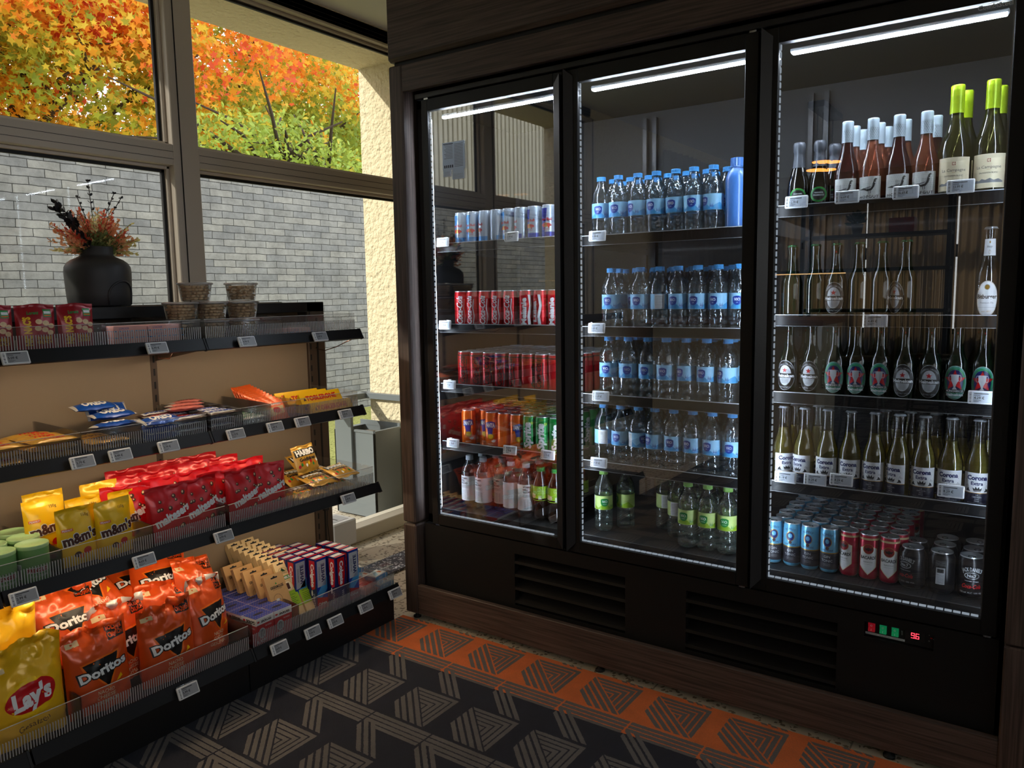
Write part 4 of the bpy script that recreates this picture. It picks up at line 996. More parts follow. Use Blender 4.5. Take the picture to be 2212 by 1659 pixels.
for i in range(5): d.rect(-.020, .090 - i * .0022, .016 - (i % 2) * .006, .0908 - i * .0022, 'grey', 2)
for i in range(8):
    for j in range(3): d.rect(-.016 + j * .012, .038 + i * .0045, -.008 + j * .012, .0392 + i * .0045, 'grey', 2)
vit = bottle('vitamin_water_bottle', sm, 'pet_clear', d, (.030, .128, 'white', 2.3), ('screw', .0145, .188, .205, 'cap_grey'))
tp = [(.020, 0), (.030, .005), (.031, .015), (.028, .03), (.024, .050), (.028, .068), (.031, .080), (.031, .128), (.029, .140), (.022, .158), (.014, .176), (.0135, .182)]
d = Decal(); d.poly([(-.020, .090), (-.002, .088), (.004, .100), (-.020, .104)], 'tan', 2); d.ell(-.009, .094, .013, .010, 'tan', 2, 16, PI, 2 * PI); d.ring(.016, .118, .007, .007, .0008, 'white', 2, 14); d.text('tea', .016, .118, .004, 'white', 2)
for i in range(5): d.rect(.014, .080 + i * .0035, .026, .0818 + i * .0035, 'white', 2)
tea = bottle('iced_tea_bottle', tp, 'tea', d, (.076, .130, 'lime'), ('screw', .0150, .182, .198, 'cap_green'))
bb = [(.028, 0), (.0335, .006), (.034, .015), (.034, .160), (.033, .172), (.027, .188), (.019, .197), (.018, .200)]
t_ = empty('aluminium_bottle'); m = MB(); m.lathe(bb, 'blue_bottle', 32, cap0=True)
d = Decal()
for i in range(9): d.rect(.030, .03 + i * .012, .034, .038 + i * .012, 'lightblue', 1)
d.apply(m, cyl_fn(.034), du=.007, eps=.0003); m.build('bottle_body', t_); m = MB(); ribbed_cap(m, .0205, .199, .228, 'blue_bottle', 20); m.build('cap', t_); blue_b = t_
hp = [(.024, 0), (.0285, .004), (.0295, .012), (.0295, .105), (.0285, .118), (.024, .132), (.0175, .145), (.0145, .158), (.0130, .185), (.0125, .205), (.0140, .208), (.0140, .214), (.0130, .219)]
def grow(d, cv, ku, kv):
    for i, (vs, fs, m_, l_) in enumerate(d.it):
        if max(v[1] for v in vs) < .14: d.it[i] = ([(u * ku, (v - .062) * kv + cv) for u, v in vs], fs, m_, l_)
    return d
def d_heinA():
    d = Decal(); cv = .062; d.ell(0, cv, .0245, .0365, 'lightgrey', 1, 28); d.ell(0, cv, .0235, .0355, 'black', 2, 28); d.ring(0, cv, .0155, .0245, .0007, 'lightgrey', 3, 24)
    d.ell(0, cv, .0150, .0240, 'lightgrey', 3, 24); d.star(0, cv + .012, .0068, 'red', 4); d.rect(-.0245, cv - .0065, .0245, cv + .0045, 'black', 5)
    d.text('Heineken', 0, cv - .001, .0072, 'white', 6, bold=.04, w=.044); d.text('HEINEKEN ORIGINAL', 0, cv + .0275, .0035, 'lightgrey', 3, arc=.021, w=.046); d.text('PURE MALT LAGER', 0, cv - .029, .0035, 'lightgrey', 3, w=.030)
    for i in range(4): d.rect(-.009, cv - .010 - i * .0032, .009, cv - .0088 - i * .0032, 'grey', 4)
    d.text('Heineken', .001, .176, .0052, 'lightgrey', 2, rot=PI / 2, bold=.03, w=.032); d.star(.001, .198, .0042, 'red', 2); return d
def d_heinB():
    d = Decal(); cv = .062; d.ell(0, cv, .0245, .0375, 'lightgrey', 1, 28); d.ell(0, cv, .0235, .0365, 'teal', 2, 28); d.ring(0, cv + .004, .020, .028, .002, 'green', 3, 24); d.ell(0, cv + .003, .0175, .0255, 'navy', 3, 24)
    d.star(0, cv + .004, .024, 'red', 4, k=.42); d.poly([(-.0075, cv + .018), (.0075, cv + .018), (.0068, cv + .004), (.003, cv - .004), (.0015, cv - .010), (.005, cv - .015), (-.005, cv - .015), (-.0015, cv - .010), (-.003, cv - .004), (-.0068, cv + .004)], 'lightgrey', 5)
    for s in (-1, 1): d.ring(s * .0088, cv + .010, .0036, .0075, .0011, 'lightgrey', 5, 12)
    d.rect(-.020, cv - .0215, .020, cv - .0155, 'black', 5); d.text('MÜNCHEN 25', 0, cv - .0185, .0042, 'white', 6, bold=.03, w=.034); d.text('Heineken', 0, cv - .0265, .0058, 'white', 5, bold=.04, w=.034); d.text('ORIGINAL', 0, cv - .0325, .0028, 'white', 4)
    d.text('Heineken', .001, .176, .0052, 'lightgrey', 2, rot=PI / 2, bold=.03, w=.032); d.star(.001, .198, .0042, 'red', 2); return d
heinA = bottle('beer_bottle', hp, 'glass_green', grow(d_heinA(), .068, 1.18, 1.22), None, ('crown', .0132, 0, .222, 'crown_green'))
heinB = bottle('beer_bottle', hp, 'glass_green', grow(d_heinB(), .068, 1.18, 1.20), None, ('crown', .0132, 0, .222, 'crown_green'))
cpf = [(.024, 0), (.0290, .004), (.0302, .012), (.0302, .112), (.0290, .124), (.0240, .142), (.0185, .158), (.0160, .172), (.0142, .200), (.0134, .222), (.0145, .225), (.0145, .231), (.0132, .236)]
d = Decal(); R = .0302
d.rect(-.036, .046, .036, .100, 'white', 1); d.rect(-.036, .016, .036, .046, 'midnight', 1); d.rect(-.036, .0455, .036, .0470, 'gold', 2)
d.text('Corona', -.001, .087, .0115, 'navy', 2, bold=.05, w=.048); d.text('Extra', -.001, .072, .0090, 'navy', 2, bold=.03, w=.028); d.text('.', .024, .083, .01, 'navy', 2)
d.poly([(-.009, .053), (.009, .053), (.0105, .061), (.0055, .057), (.004, .064), (0, .058), (-.004, .064), (-.0055, .057), (-.0105, .061)], 'ink', 2); d.rect(-.008, .0505, .008, .0522, 'ink', 2)
for s in (-1, 1):
    d.poly([(s * .015, .050), (s * .027, .050), (s * .025, .056), (s * .020, .060), (s * .019, .054)], 'ink', 2)
    for k in range(3): d.poly([(s * (.019 + k * .003), .060), (s * (.024 + k * .003), .068 - k * .002), (s * (.0225 + k * .003), .0685 - k * .002)], 'grey', 2)
for i, t in enumerate(('LA', 'CERVEZA', 'MAS', 'FINA')): d.text(t, 0, .041 - i * .0055, .0036, 'lightgrey', 2)
d.text('BREWED WITH LOVE IN MEXICO', 0, .0195, .0024, 'lightgrey', 2, w=.044)
corona = bottle('beer_bottle', cpf, 'glass_clear', d, None, ('crown', .0136, 0, .2400, 'crown_white'), (.003, .176, 'beer'))
bp_ = [(.024, 0), (.0290, .004), (.0302, .012), (.0302, .118), (.0285, .130), (.0210, .150), (.0165, .165), (.0150, .19), (.0136, .224), (.0148, .227), (.0148, .234), (.0135, .239)]
d = Decal(); d.ell(0, .062, .0245, .046, 'white', 1, 28); d.ring(0, .062, .0235, .045, .0007, 'gold', 2, 24); d.ell(0, .092, .005, .006, 'gold', 2, 14); d.ring(0, .092, .006, .007, .0006, 'ink', 2, 14)
d.text('Bitburger', 0, .068, .0105, 'ink', 3, bold=.03, w=.045); d.text('Premium Pils', 0, .052, .0048, 'grey', 3, shear=.3, w=.030); d.text('seit 1817', 0, .030, .0040, 'gold', 3, shear=.3)
d.rect(-.020, .040, .020, .0405, 'grey', 2)
d.poly([(-.028, .172), (.028, .172), (.028, .214), (-.028, .214)], 'white', 1); d.text('Bitburger', 0, .195, .0052, 'ink', 3, w=.024); d.ring(0, .181, .005, .005, .0007, 'gold', 2, 12); d.ell(0, .206, .003, .0035, 'gold', 2, 10)
bitb = bottle('beer_bottle', bp_, 'glass_clear', d, None, ('crown', .0138, 0, .2450, 'crown_white'))
rp_ = [(.028, 0), (.0320, .004), (.0330, .012), (.0330, .092), (.0320, .104), (.0285, .122), (.0220, .142), (.0165, .162), (.0138, .182), (.0130, .205), (.0130, .236)]
def d_bird(nm):
    d = Decal(); d.rect(-.031, .013, .031, .084, 'paper', 1)
    for a in range(13):
        for b_ in range(8): d.ell(-.0285 + a * .0047 + (b_ % 2) * .0023, .0435 + b_ * .0053, .0006, .0006, 'teal', 2, 5)
    d.poly([(-.026, .050), (-.012, .054), (-.006, .050), (.004, .052), (.008, .058), (.010, .068), (.012, .076), (.016, .079), (.021, .0765), (.0165, .0745), (.016, .067), (.013, .056), (.007, .047), (-.003, .0445), (-.012, .048)], 'ink', 3)
    d.poly([(-.006, .051), (.003, .0535), (.006, .058), (-.004, .056), (-.012, .053)], 'grey', 4); d.rect(-.001, .038, 0, .045, 'ink', 3); d.rect(.004, .038, .005, .046, 'ink', 3)
    d.rect(.013, .066, .0165, .068, 'white', 4)
    d.text('HOFGUT', .0, .0300, .0072, 'ink', 3, bold=.02, space=1.2, w=.050); d.text('GENUSSWEIN', 0, .0215, .0022, 'grey', 3); d.text('ROSÉ TROCKEN', 0, .0170, .0024, 'grey', 3); return d
rose_a = bottle('wine_bottle', rp_, 'rose', d_bird(0), None, ('capsule', .0152, .184, .242, 'foil_pale', 'grey'), None)
rose_b = bottle('wine_bottle', rp_, 'rose_dark', d_bird(0), None, ('capsule', .0152, .184, .242, 'foil_pale', 'grey'), None)
rose_p = bottle('wine_bottle', rp_, 'rose', None, (.013, .084, 'paper'), ('capsule', .0152, .184, .242, 'foil_pale'), None)
lp_ = [(.032, 0), (.0365, .005), (.0378, .014), (.0378, .124), (.0366, .140), (.0320, .160), (.0245, .184), (.0180, .205), (.0150, .225), (.0142, .245), (.0140, .290)]
d = Decal(); d.rect(-.041, .028, .041, .112, 'cream', 1); d.poly([(-.004, .092), (.004, .092), (.004, .100), (-.004, .100)], 'deepred', 2); d.star(0, .096, .005, 'cream', 3, rot=.3)
d.text('La Campagne', 0, .080, .0072, 'ink', 2, w=.056); d.rect(-.004, .0735, .004, .0742, 'gold', 2); d.text('SAUVIGNON BLANC', 0, .0655, .0040, 'ink', 2, w=.042)
d.poly([(-.036, .044), (-.028, .048), (-.020, .046), (-.014, .051), (-.006, .048), (.004, .052), (.012, .047), (.022, .050), (.034, .045), (.034, .041), (-.036, .041)], 'grey', 2)
camp = bottle('wine_bottle', lp_, 'white_wine', d, None, ('capsule', .0165, .226, .297, 'lime_foil'), None)
pp_ = [(.026, 0), (.0305, .004), (.0315, .012), (.0315, .070), (.0300, .085), (.0250, .105), (.0190, .125), (.0150, .140), (.0135, .165), (.0135, .19)]
d = Decal(); d.ell(0, .048, .023, .021, 'lime', 1, 24); d.ring(0, .048, .0225, .0205, .004, 'green', 2, 24); d.ell(0, .048, .018, .016, 'black', 3, 24); d.text('PROSECCO', 0, .046, .0046, 'white', 4, w=.028); d.text('MASARINI', 0, .053, .0036, 'white', 4)
pros = bottle('sparkling_wine_bottle', pp_, 'glass_dark', d, None, ('foil', .0150, .128, .2005, 'foil_grey'), None)
wine_dark = bottle('wine_bottle', rp_, 'glass_dark', None, (.013, .084, 'paper'), ('capsule', .0150, .196, .242, 'foil_grey'), None)
PROTOS = set()
def place(proto, x, y, z, label, cat, group, rz=0.0, rx=0.0, ry=0.0):
    o = proto if proto.name not in PROTOS else copy_tree(proto)
    PROTOS.add(proto.name); kids(proto)
    o.location = (x, y, z); o.rotation_euler = (rx, ry, rz); return tag(o, label, cat, group)
# ---------------------------------------------------------------- fill the refrigerator
rnd = random.Random(7)
ORD = ['first', 'second', 'third', 'fourth', 'fifth', 'sixth', 'seventh', 'eighth', 'ninth', 'tenth']
DN = ['window-side door', 'middle door', 'end door']; SN = ['top shelf', 'second shelf', 'third shelf', 'fourth shelf', 'refrigerator floor']
ROWN = ['front row', 'second row', 'third row', 'fourth row', 'fifth row', 'sixth row', 'seventh row', 'eighth row']
def fill(items, door, shelf, z, y=2.36, row=0, start=0):
    """items: (proto, X, description, category, face?) front to back rows at depth y"""
    for i, it in enumerate(items):
        pr, x, desc, cat = it[:4]; rz = it[4] if len(it) > 4 else rnd.uniform(-.35, .35); yy = it[5] if len(it) > 5 else y
        place(pr, x, yy + (rnd.uniform(-.003, .003) if len(it) < 6 else 0), z, f'{desc}, {ORD[i + start]} from window, {ROWN[row]}, {SN[shelf]}, {DN[door]}', cat, f'{cat}s on the {SN[shelf]} behind the {DN[door]}', rz)
C_, B_ = 'can', 'bottle'
cola = 'red cola can with white script'; zero = 'red cola can with black script'
z = DECK[0]
fill([(can_rb2, -1.862, 'silver and light blue energy drink can', C_), (can_rb2, -1.807, 'silver and light blue energy drink can', C_), (can_rb2, -1.752, 'light blue energy drink can', C_, -.6), (can_rb2, -1.697, 'silver-backed energy drink can', C_, 2.0), (can_rb2, -1.642, 'silver and light blue energy drink can', C_),
      (can_rb, -1.587, 'silver energy drink can', C_, -.9), (can_rb, -1.532, 'dark blue and silver energy drink can', C_, -.25), (can_rb, -1.469, 'dark blue and silver energy drink can', C_, .1), (can_rb, -1.412, 'dark blue and silver energy drink can', C_)], 0, 0, z[0])
fill([(can_rb2, -1.855 + i * .056, 'light blue energy drink can', C_) for i in range(5)] + [(can_rb, -1.575 + i * .056, 'dark blue energy drink can', C_) for i in range(3)], 0, 0, z[0], 2.418, 1)
fill([(can_coke, -1.872, cola, C_, .5), (can_coke, -1.814, cola, C_, .1), (can_coke, -1.756, cola, C_, .3), (can_coke, -1.698, cola, C_, .15), (can_coke, -1.640, cola, C_, .2), (can_melanie, -1.568, 'red cola can with white name', C_, .25), (can_luisa, -1.508, 'cola can with name and wave', C_, -.3), (can_melanie, -1.448, 'red cola can with white name', C_, .1), (can_coke, -1.390, cola, C_)], 0, 1, z[1])
fill([(can_coke, -1.868 + i * .059, cola, C_) for i in range(7)], 0, 1, z[1], 2.420, 1)
fill([(can_zero, -1.864, zero, C_, .4), (can_zero, -1.803, zero, C_, .6), (can_zero, -1.744, zero, C_, .3), (can_zero, -1.685, zero, C_, .35), (can_zero, -1.624, zero, C_, -.1), (can_zero, -1.566, 'red cola can turned sideways', C_, 1.5), (can_zero, -1.507, zero, C_, .2), (can_zero, -1.449, zero, C_, 1.2), (can_zero, -1.391, zero, C_)], 0, 2, z[2])
for r in range(1, 7): fill([(can_zero, -1.868 + i * .059, zero, C_, rnd.uniform(-2, 2)) for i in range(9)], 0, 2, z[2], 2.36 + r * .060, r)
fill([(can_fanta, -1.852, 'orange soda can', C_, .5), (can_fanta, -1.794, 'orange soda can set back', C_, .3, 2.40), (can_fanta, -1.737, 'orange soda can', C_, .25), (can_fanta, -1.679, 'orange soda can showing its back text', C_, 2.4), (can_fanta, -1.621, 'orange soda can', C_, .7), (can_sprite, -1.563, 'green lemon soda can', C_, .1), (can_sprite, -1.505, 'green lemon soda can', C_, .15), (can_sprite, -1.447, 'green lemon soda can', C_, .3), (can_sprite, -1.389, 'green lemon soda can', C_)], 0, 3, z[3])
for r in range(1, 6): fill([(can_fanta if i < 5 else can_sprite, -1.862 + i * .059, 'orange soda can' if i < 5 else 'green lemon soda can', C_, rnd.uniform(-2, 2)) for i in range(8)], 0, 3, z[3], 2.362 + r * .061 + .01, r)
vt = 'clear vitamin water bottle with white label'
fill([(vit, -1.853, vt, B_, .0), (vit, -1.785, vt, B_, .0), (vit, -1.716, vt, B_, -.1, 2.39), (vit, -1.651, 'vitamin water bottle turned sideways', B_, -1.0), (vit, -1.584, vt, B_, .75), (tea, -1.519, 'dark iced tea bottle with green cap', B_, -.2), (tea, -1.455, 'dark iced tea bottle with green cap', B_, .0), (tea, -1.391, 'dark iced tea bottle with green cap', B_, .3)], 0, 4, BASEZ)
for r in (1, 2): fill([(vit, -1.850 + i * .068, vt, B_) for i in range(5)] + [(tea, -1.50 + i * .065, 'dark iced tea bottle with green cap', B_) for i in range(2)], 0, 4, BASEZ, 2.37 + r * .070, r)
# middle door
z = DECK[1]; wb = 'blue-capped clear water bottle'
def wrow(xs, s, zz, y, r, rz=None, pr=vio, desc=wb): fill([(pr, x, desc, B_) + ((rz[i],) if rz else ()) for i, x in enumerate(xs)], 1, s, zz, y, r)
fill([(vio, x, wb, B_, a) for x, a in zip([-1.262, -1.198, -1.129, -1.064, -.998, -.936, -.874], [.1, 0, -.5, -.25, -.1, .15, -.65])] + [(blue_b, -.800, 'solid blue metal bottle', B_, 0)], 1, 0, z[0])
for r in (1, 2): wrow([-1.255 + i * .067 for i in range(7)], 0, z[0], 2.36 + r * .070, r)
wrow([-1.225, -1.118, -1.050, -.985, -.919, -.853, -.787], 1, z[1], 2.36, 0, [0, 0, 2.2, -.2, -.1, -.2, .1])
for r in (1, 2, 3): wrow([-1.245 + i * .067 + (r % 2) * .012 for i in range(7)], 1, z[1], 2.36 + r * .070, r)
wrow([-1.235, -1.162, -1.091, -1.024, -.957, -.888, -.819], 2, z[2], 2.36, 0, [.1, .3, .0, .0, -.4, -.2, -.6])
for r in (1, 2, 3): wrow([-1.240 + i * .067 + (r % 2) * .012 for i in range(7)], 2, z[2], 2.36 + r * .070, r)
wrow([-1.255, -1.189, -1.124, -1.062, -.996, -.931, -.866, -.801], 3, z[3], 2.36, 0, [2.2, -.1, 1.0, -.5, -.05, -.3, -.2, .0])
for r in (1, 2): wrow([-1.250 + i * .067 + (r % 2) * .01 for i in range(7)], 3, z[3], 2.36 + r * .070, r)
lb = 'green-capped sparkling water bottle'
fill([(vio_lime, -1.262, lb, B_, .6, 2.37), (vio_lime, -1.206, lb, B_, -.9, 2.43), (vio_lime, -.944, lb, B_, -.1), (vio_lime, -.877, lb, B_, -.1), (vio_lime, -.811, lb, B_, .0)], 1, 4, BASEZ)
fill([(vio_lime, -1.012, lb, B_, 2.0, 2.43), (vio_lime, -.944, lb, B_, 1.0, 2.43), (vio_lime, -.877, lb, B_, .5, 2.43), (vio_lime, -.811, lb, B_, .5, 2.43)], 1, 4, BASEZ, 2.43, 1)
fill([(vio_lime, -1.085, lb, B_, 2.3, 2.50), (vio_lime, -1.015, lb, B_, 2.0, 2.50), (vio_lime, -.945, lb, B_, .3, 2.50)], 1, 4, BASEZ, 2.50, 2)
# end door
z = DECK[2]
ra = 'pale rosé wine bottle with bird label'; rb = 'dark rosé wine bottle with bird label'; cg = 'white wine bottle with lime green cap'
fill([(pros, -.618, 'small dark sparkling wine bottle, grey foil', B_, .2), (pros, -.562, 'small dark sparkling wine bottle, grey foil', B_, .2), (rose_b, -.489, rb, B_, .1), (rose_a, -.424, ra, B_, 0), (rose_b, -.359, rb, B_, .15), (rose_a, -.293, ra, B_, 0), (camp, -.225, cg, B_, .05), (camp, -.146, cg, B_, .0)], 2, 0, z[0])
fill([(pros, -.54, 'small dark sparkling wine bottle, grey foil', B_)] + [(rose_p, x, 'pale rosé wine bottle', B_) for x in (-.487, -.421, -.355)] + [(rose_b, -.280, rb, B_, 2), (camp, -.212, cg, B_), (camp, -.135, cg, B_)], 2, 0, z[0], 2.44, 1)
for r in (2, 3): fill([(rose_p, x + r * .004, 'pale rosé wine bottle', B_) for x in (-.487, -.421)], 2, 0, z[0], 2.44 + (r - 1) * .070, r)
ga = 'green beer bottle with oval black label'; gb = 'green beer bottle with trophy label'
fill([(heinA, -.629, ga, B_, 2.6), (heinA, -.564, ga, B_, 2.4), (heinA, -.507, ga, B_, .0), (heinA, -.447, ga, B_, 2.8), (heinA, -.388, ga, B_, 1.6), (heinA, -.329, ga, B_, -.9), (bitb, -.135, 'clear beer bottle with white labels', B_, 0)], 2, 1, z[1])
fill([((heinB if i in (2, 3, 4, 7, 8) else heinA), x, gb if i in (2, 3, 4, 7, 8) else ga, B_, rnd.uniform(-.15, .15)) for i, x in enumerate([-.632, -.568, -.502, -.444, -.383, -.320, -.258, -.197, -.135])], 2, 2, z[2])
fill([(heinA, -.60 + i * .064, ga, B_) for i in range(8)], 2, 2, z[2], 2.424, 1)
co = 'clear bottle of yellow beer'
fill([(corona, x, co, B_, a) for x, a in zip([-.644, -.582, -.516, -.454, -.390, -.327, -.264, -.200, -.136], [.7, -.35, .0, .05, -.1, -.45, .0, .0, .1])], 2, 3, z[3])
fill([(corona, x, co, B_) for x in (-.625, -.560, -.375, -.310, -.245, -.183, -.120)], 2, 3, z[3], 2.424, 1)
fill([(corona, x, co, B_) for x in (-.355, -.285, -.215, -.150)], 2, 3, z[3], 2.488, 2)
gn = 'light blue and slate gin tonic can'; rc = 'red rum cola can with white shield'; jd = 'black whiskey cola can'
fill([(can_bom, -.665, gn, C_, .3), (can_bom, -.609, gn, C_, 0), (can_bom, -.556, gn, C_, -.05), (can_bom, -.502, gn, C_, -.02), (can_bac, -.447, rc, C_, -.45), (can_bac, -.394, rc, C_, .1), (can_bac, -.340, rc, C_, .1), (can_jd, -.281, jd, C_, -.5), (can_jdb, -.209, jd + ' showing its back', C_, 0), (can_jd, -.139, jd, C_, .15)], 2, 4, BASEZ)
for r in range(1, 8): fill([(can_bom if i < 4 else can_bac, -.655 + i * .054 + (r % 2) * .006, gn if i < 4 else rc, C_, rnd.uniform(-2, 2)) for i in range(7)], 2, 4, BASEZ, 2.36 + r * .056, r)
fill([(can_jd, -.281, jd, C_, -1), (can_jd, -.209, jd, C_, -.7), (can_jd, -.136, jd, C_, 1)], 2, 4, BASEZ, 2.432, 1)
fill([(can_jd, -.209, jd, C_, -1), (can_jd, -.136, jd, C_, 2)], 2, 4, BASEZ, 2.504, 2)

# ---------------------------------------------------------------- electronic price tags
def price_tag(x, y, z, price, label, face, tilt, lit=False, w=.068, h=.036, grp=''):
    t = thing('price_tag', label, 'price tag', (x, y, z), PI / 2 if face == '+x' else 0, grp); t.rotation_euler = (-tilt, 0, t.rotation_euler[2]) if face != '+x' else (-tilt, 0, PI / 2)
    m = MB(); m.box(-w / 2, w / 2, -.004, .004, -h / 2, h / 2, 'white', .002)
    d = Decal()
    for i in range(9): d.rect(-w / 2 + .0035, -h / 2 + .004 + i * .0031, -w / 2 + .0085, -h / 2 + .0058 + i * .0031 - (.0006 if i % 3 else 0), 'ink', 1)
    d.apply(m, plane_fn(-.004), eps=.0003); m.build('bezel', t)
    s = MB(); sm_ = 'screen_lit' if lit else 'screen'; s.box(-w / 2 + .012, w / 2 - .004, -.0048, -.004, -h / 2 + .004, h / 2 - .004, sm_, .0002)
    d = Decal(); x0 = -w / 2 + .014
    d.rect(x0, h / 2 - .0085, x0 + .032, h / 2 - .0065, 'ink', 1); d.rect(x0, h / 2 - .0125, x0 + .014, h / 2 - .0112, 'darkgrey', 1)
    d.text(price, x0 + .0115, -.0012, .0065, 'ink', 1, bold=.02, w=.023)
    for i in range(2): d.rect(x0, -.0085 - i * .003, x0 + .016 - i * .005, -.0075 - i * .003, 'darkgrey', 1)
    d.apply(s, plane_fn(-.0048), eps=.0002); s.build('screen', t)
    c = MB(); c.box(-w / 2 + .004, w / 2 - .004, .004, .006, -h / 2 + .004, h / 2 + .003, 'acrylic'); c.build('clip', t); return t
RX = {'S1': (-2.188, 1.141, .42), 'S2': (-2.188, .840, .42), 'S3': (-2.118, .536, .42), 'S4': (-2.033, .139, .42)}
TG = {'S1': [(.901, '5.09 €'), (1.288, '6.99 €'), (1.604, '4.99 €'), (1.918, '3.49 €')], 'S2': [(1.047, '2.79 €'), (1.154, '4.49 €'), (1.303, '2.79 €'), (1.541, '2.19 €'), (1.699, '2.49 €'), (1.819, '2.99 €'), (2.026, '3.99 €')],
      'S3': [(.842, '2.99 €'), (1.163, '4.69 €'), (1.426, '4.99 €'), (1.958, '3.49 €')], 'S4': [(1.219, '3.99 €'), (1.550, '24.99 €'), (1.691, '9.99 €'), (1.794, '4.99 €'), (1.942, '5.49 €'), (2.100, '2.99 €')]}
for k, L_ in TG.items():
    for i, (y, p) in enumerate(L_[::-1]):
        price_tag(RX[k][0] + .004, y, RX[k][1], p, f'white electronic price tag on the {names[k]} snack shelf rail, {ORD[i]} from the refrigerator', '+x', RX[k][2], w=.066, grp='price tags on the snack shelving')
FT = [(-1.905, 1.483, '1.99 €', 0, 0), (-1.588, 1.487, '2.49 €', 0, 0), (-1.905, 1.170, '2.79 €', 0, 1), (-1.89, .940, '2.79 €', 0, 2), (-1.88, .712, '2.79 €', 0, 3), (-1.61, .712, '2.79 €', 0, 3), (-1.445, .712, '2.79 €', 0, 3),
      (-1.243, 1.470, '3.09 €', 1, 0), (-1.247, 1.166, '3.09 €', 1, 1), (-1.232, .937, '3.09 €', 1, 2), (-1.240, .707, '3.09 €', 1, 3),
      (-.606, 1.530, '12.79 €', 2, 0), (-.472, 1.533, '16.69 €', 2, 0), (-.328, 1.533, '16.69 €', 2, 0), (-.203, 1.537, '23.99 €', 2, 0), (-.390, 1.196, '4.49 €', 2, 1), (-.132, 1.002, '4.29 €', 2, 2), (-.617, .734, '8.19 €', 2, 3), (-.533, .737, '8.29 €', 2, 3), (-.462, .745, '8.29 €', 2, 3), (-.190, .749, '8.29 €', 2, 3)]
cnt = {}
for (x, zz, p, dd_, sh_) in FT:
    k = cnt.get((dd_, sh_), 0); cnt[dd_, sh_] = k + 1
    price_tag(x, 2.294, zz, p, f'white electronic price tag, {ORD[k]} from window, {SN[sh_]}, {DN[dd_]}', '-y', .12, True, w=.058 if dd_ < 1 else .062, h=.034, grp='price tags inside the refrigerator')
# ---------------------------------------------------------------- pouches, bags and boxes
def pouch(name, w, h, d, mat, dec, seed=0, gus=True, cr=.0022, seal=.93, back=None, flare=0.0, bend=0.0, nu=22, nv=26, topcrush=0.0, sealmat=None, fine=1.0):
    sd = Vector((seed * 7.31, seed * 3.17, seed * 1.9))
    def surf(u, v, side):
        s = max(-1, min(1, 2 * u / w)); t = max(0, min(1, v / h))
        if gus:
            vp = (.78 + .22 * math.sin(min(t / .28, 1) * PI / 2)) if t < .28 else max(0, 1 - ((t - .28) / (seal - .28)) ** 2.2) ** .8 if t < seal else 0
            if t < .03: vp *= .6 + .4 * t / .03
        else: vp = max(0, math.sin(PI * min(1, max(0, (t - (1 - seal)) / (2 * seal - 1))))) ** .6
        th = d / 2 * vp * max(0, 1 - abs(s) ** 2.8) ** .55
        e = abs(2 * t - 1) ** 2
        nz = (noise.noise(Vector((u * 55, v * 45, side + 7.7)) + sd) ** 2 * 4 - .5) * cr * .9 * (.3 + e) if cr > .005 else 0
        nz += noise.noise(Vector((u * 26 * fine, v * 20 * fine, side * 3.0)) + sd) * cr * (.5 + 2.2 * e) + noise.noise(Vector((u * 75 * fine, v * 60 * fine, side * 5.0)) + sd) * cr * (.3 + .8 * e)
        mid = noise.noise(Vector((u * 12, v * 10, 9.1)) + sd) * cr * 2.5 * t * t
        if topcrush and t > .72:
            k = (t - .72) / .28; mid += topcrush * k * math.sin(u / w * 9 + seed * 2.1) * .5 + topcrush * .6 * k * k * math.sin(u / w * 17 + seed)
        x = u * (1 - .07 * vp * (d / w)) + mid * .4; y = mid + bend * t * t
        z = v + (noise.noise(Vector((u * 18, 3.3, 0)) + sd) * .006 * t ** 5 * (1 + 12 * topcrush)) - (.5 * topcrush * max(0, t - .8))
        edge = max(0, 1 - s * s) ** .3
        return x, y, z, th, nz * edge
    def fn(u, v, hh):
        x, y, z, th, nz = surf(u, v, 0); return (x, y - th - nz - hh, z)
    m = MB(); vs = []; fs = []
    for j in range(nv + 1):
        for i in range(nu + 1):
            u = -w / 2 + w * i / nu; v = h * j / nv; vs.append(fn(u, v, 0))
    for j in range(nv):
        for i in range(nu): a = j * (nu + 1) + i; fs.append((a, a + 1, a + nu + 2, a + nu + 1))
    m.add(vs, fs, mat, True)
    vs = []; fs = []
    for j in range(nv + 1):
        for i in range(nu + 1):
            u = -w / 2 + w * i / nu; v = h * j / nv; x, y, z, th, nz = surf(u, v, 1)
            if i in (0, nu) or j in (0, nv): p = fn(u, v, 0) if (i in (0, nu) or j == nv) else (x, y + th + nz, z)
            else: p = (x, y + th + nz + .0004, z)
            vs.append(p)
    for j in range(nv):
        for i in range(nu): a = j * (nu + 1) + i; fs.append((a, a + nu + 1, a + nu + 2, a + 1))
    m.add(vs, fs, back or mat, True)
    m.add([fn(-w / 2 + w * i / nu, 0, 0) for i in range(nu + 1)] + [(lambda q: (q[0], q[1] + q[3] + q[4], q[2]))(surf(-w / 2 + w * i / nu, 0, 1)) for i in range(nu + 1)], [(i, nu + 1 + i, nu + 2 + i, i + 1) for i in range(nu)], mat)
    if dec: dec.apply(m, fn, du=w / nu, dv=h / nv, eps=.00045)
    if sealmat:
        dd = Decal(); dd.rect(-w / 2, h * .945, w / 2, h, sealmat, 1); dd.apply(m, fn, du=w / nu, dv=h / nv, eps=.0004)
    return m
def ball_decal(d, rnd_, n, w, h, r, mats, v0, v1):
    for i in range(n):
        u = rnd_.uniform(-w / 2 + r, w / 2 - r); v = rnd_.uniform(v0, v1); q = r * rnd_.uniform(.7, 1.15)
        d.ell(u, v, q, q, mats[0], 1, 12); d.ell(u - q * .25, v + q * .25, q * .45, q * .45, mats[1], 2, 8)
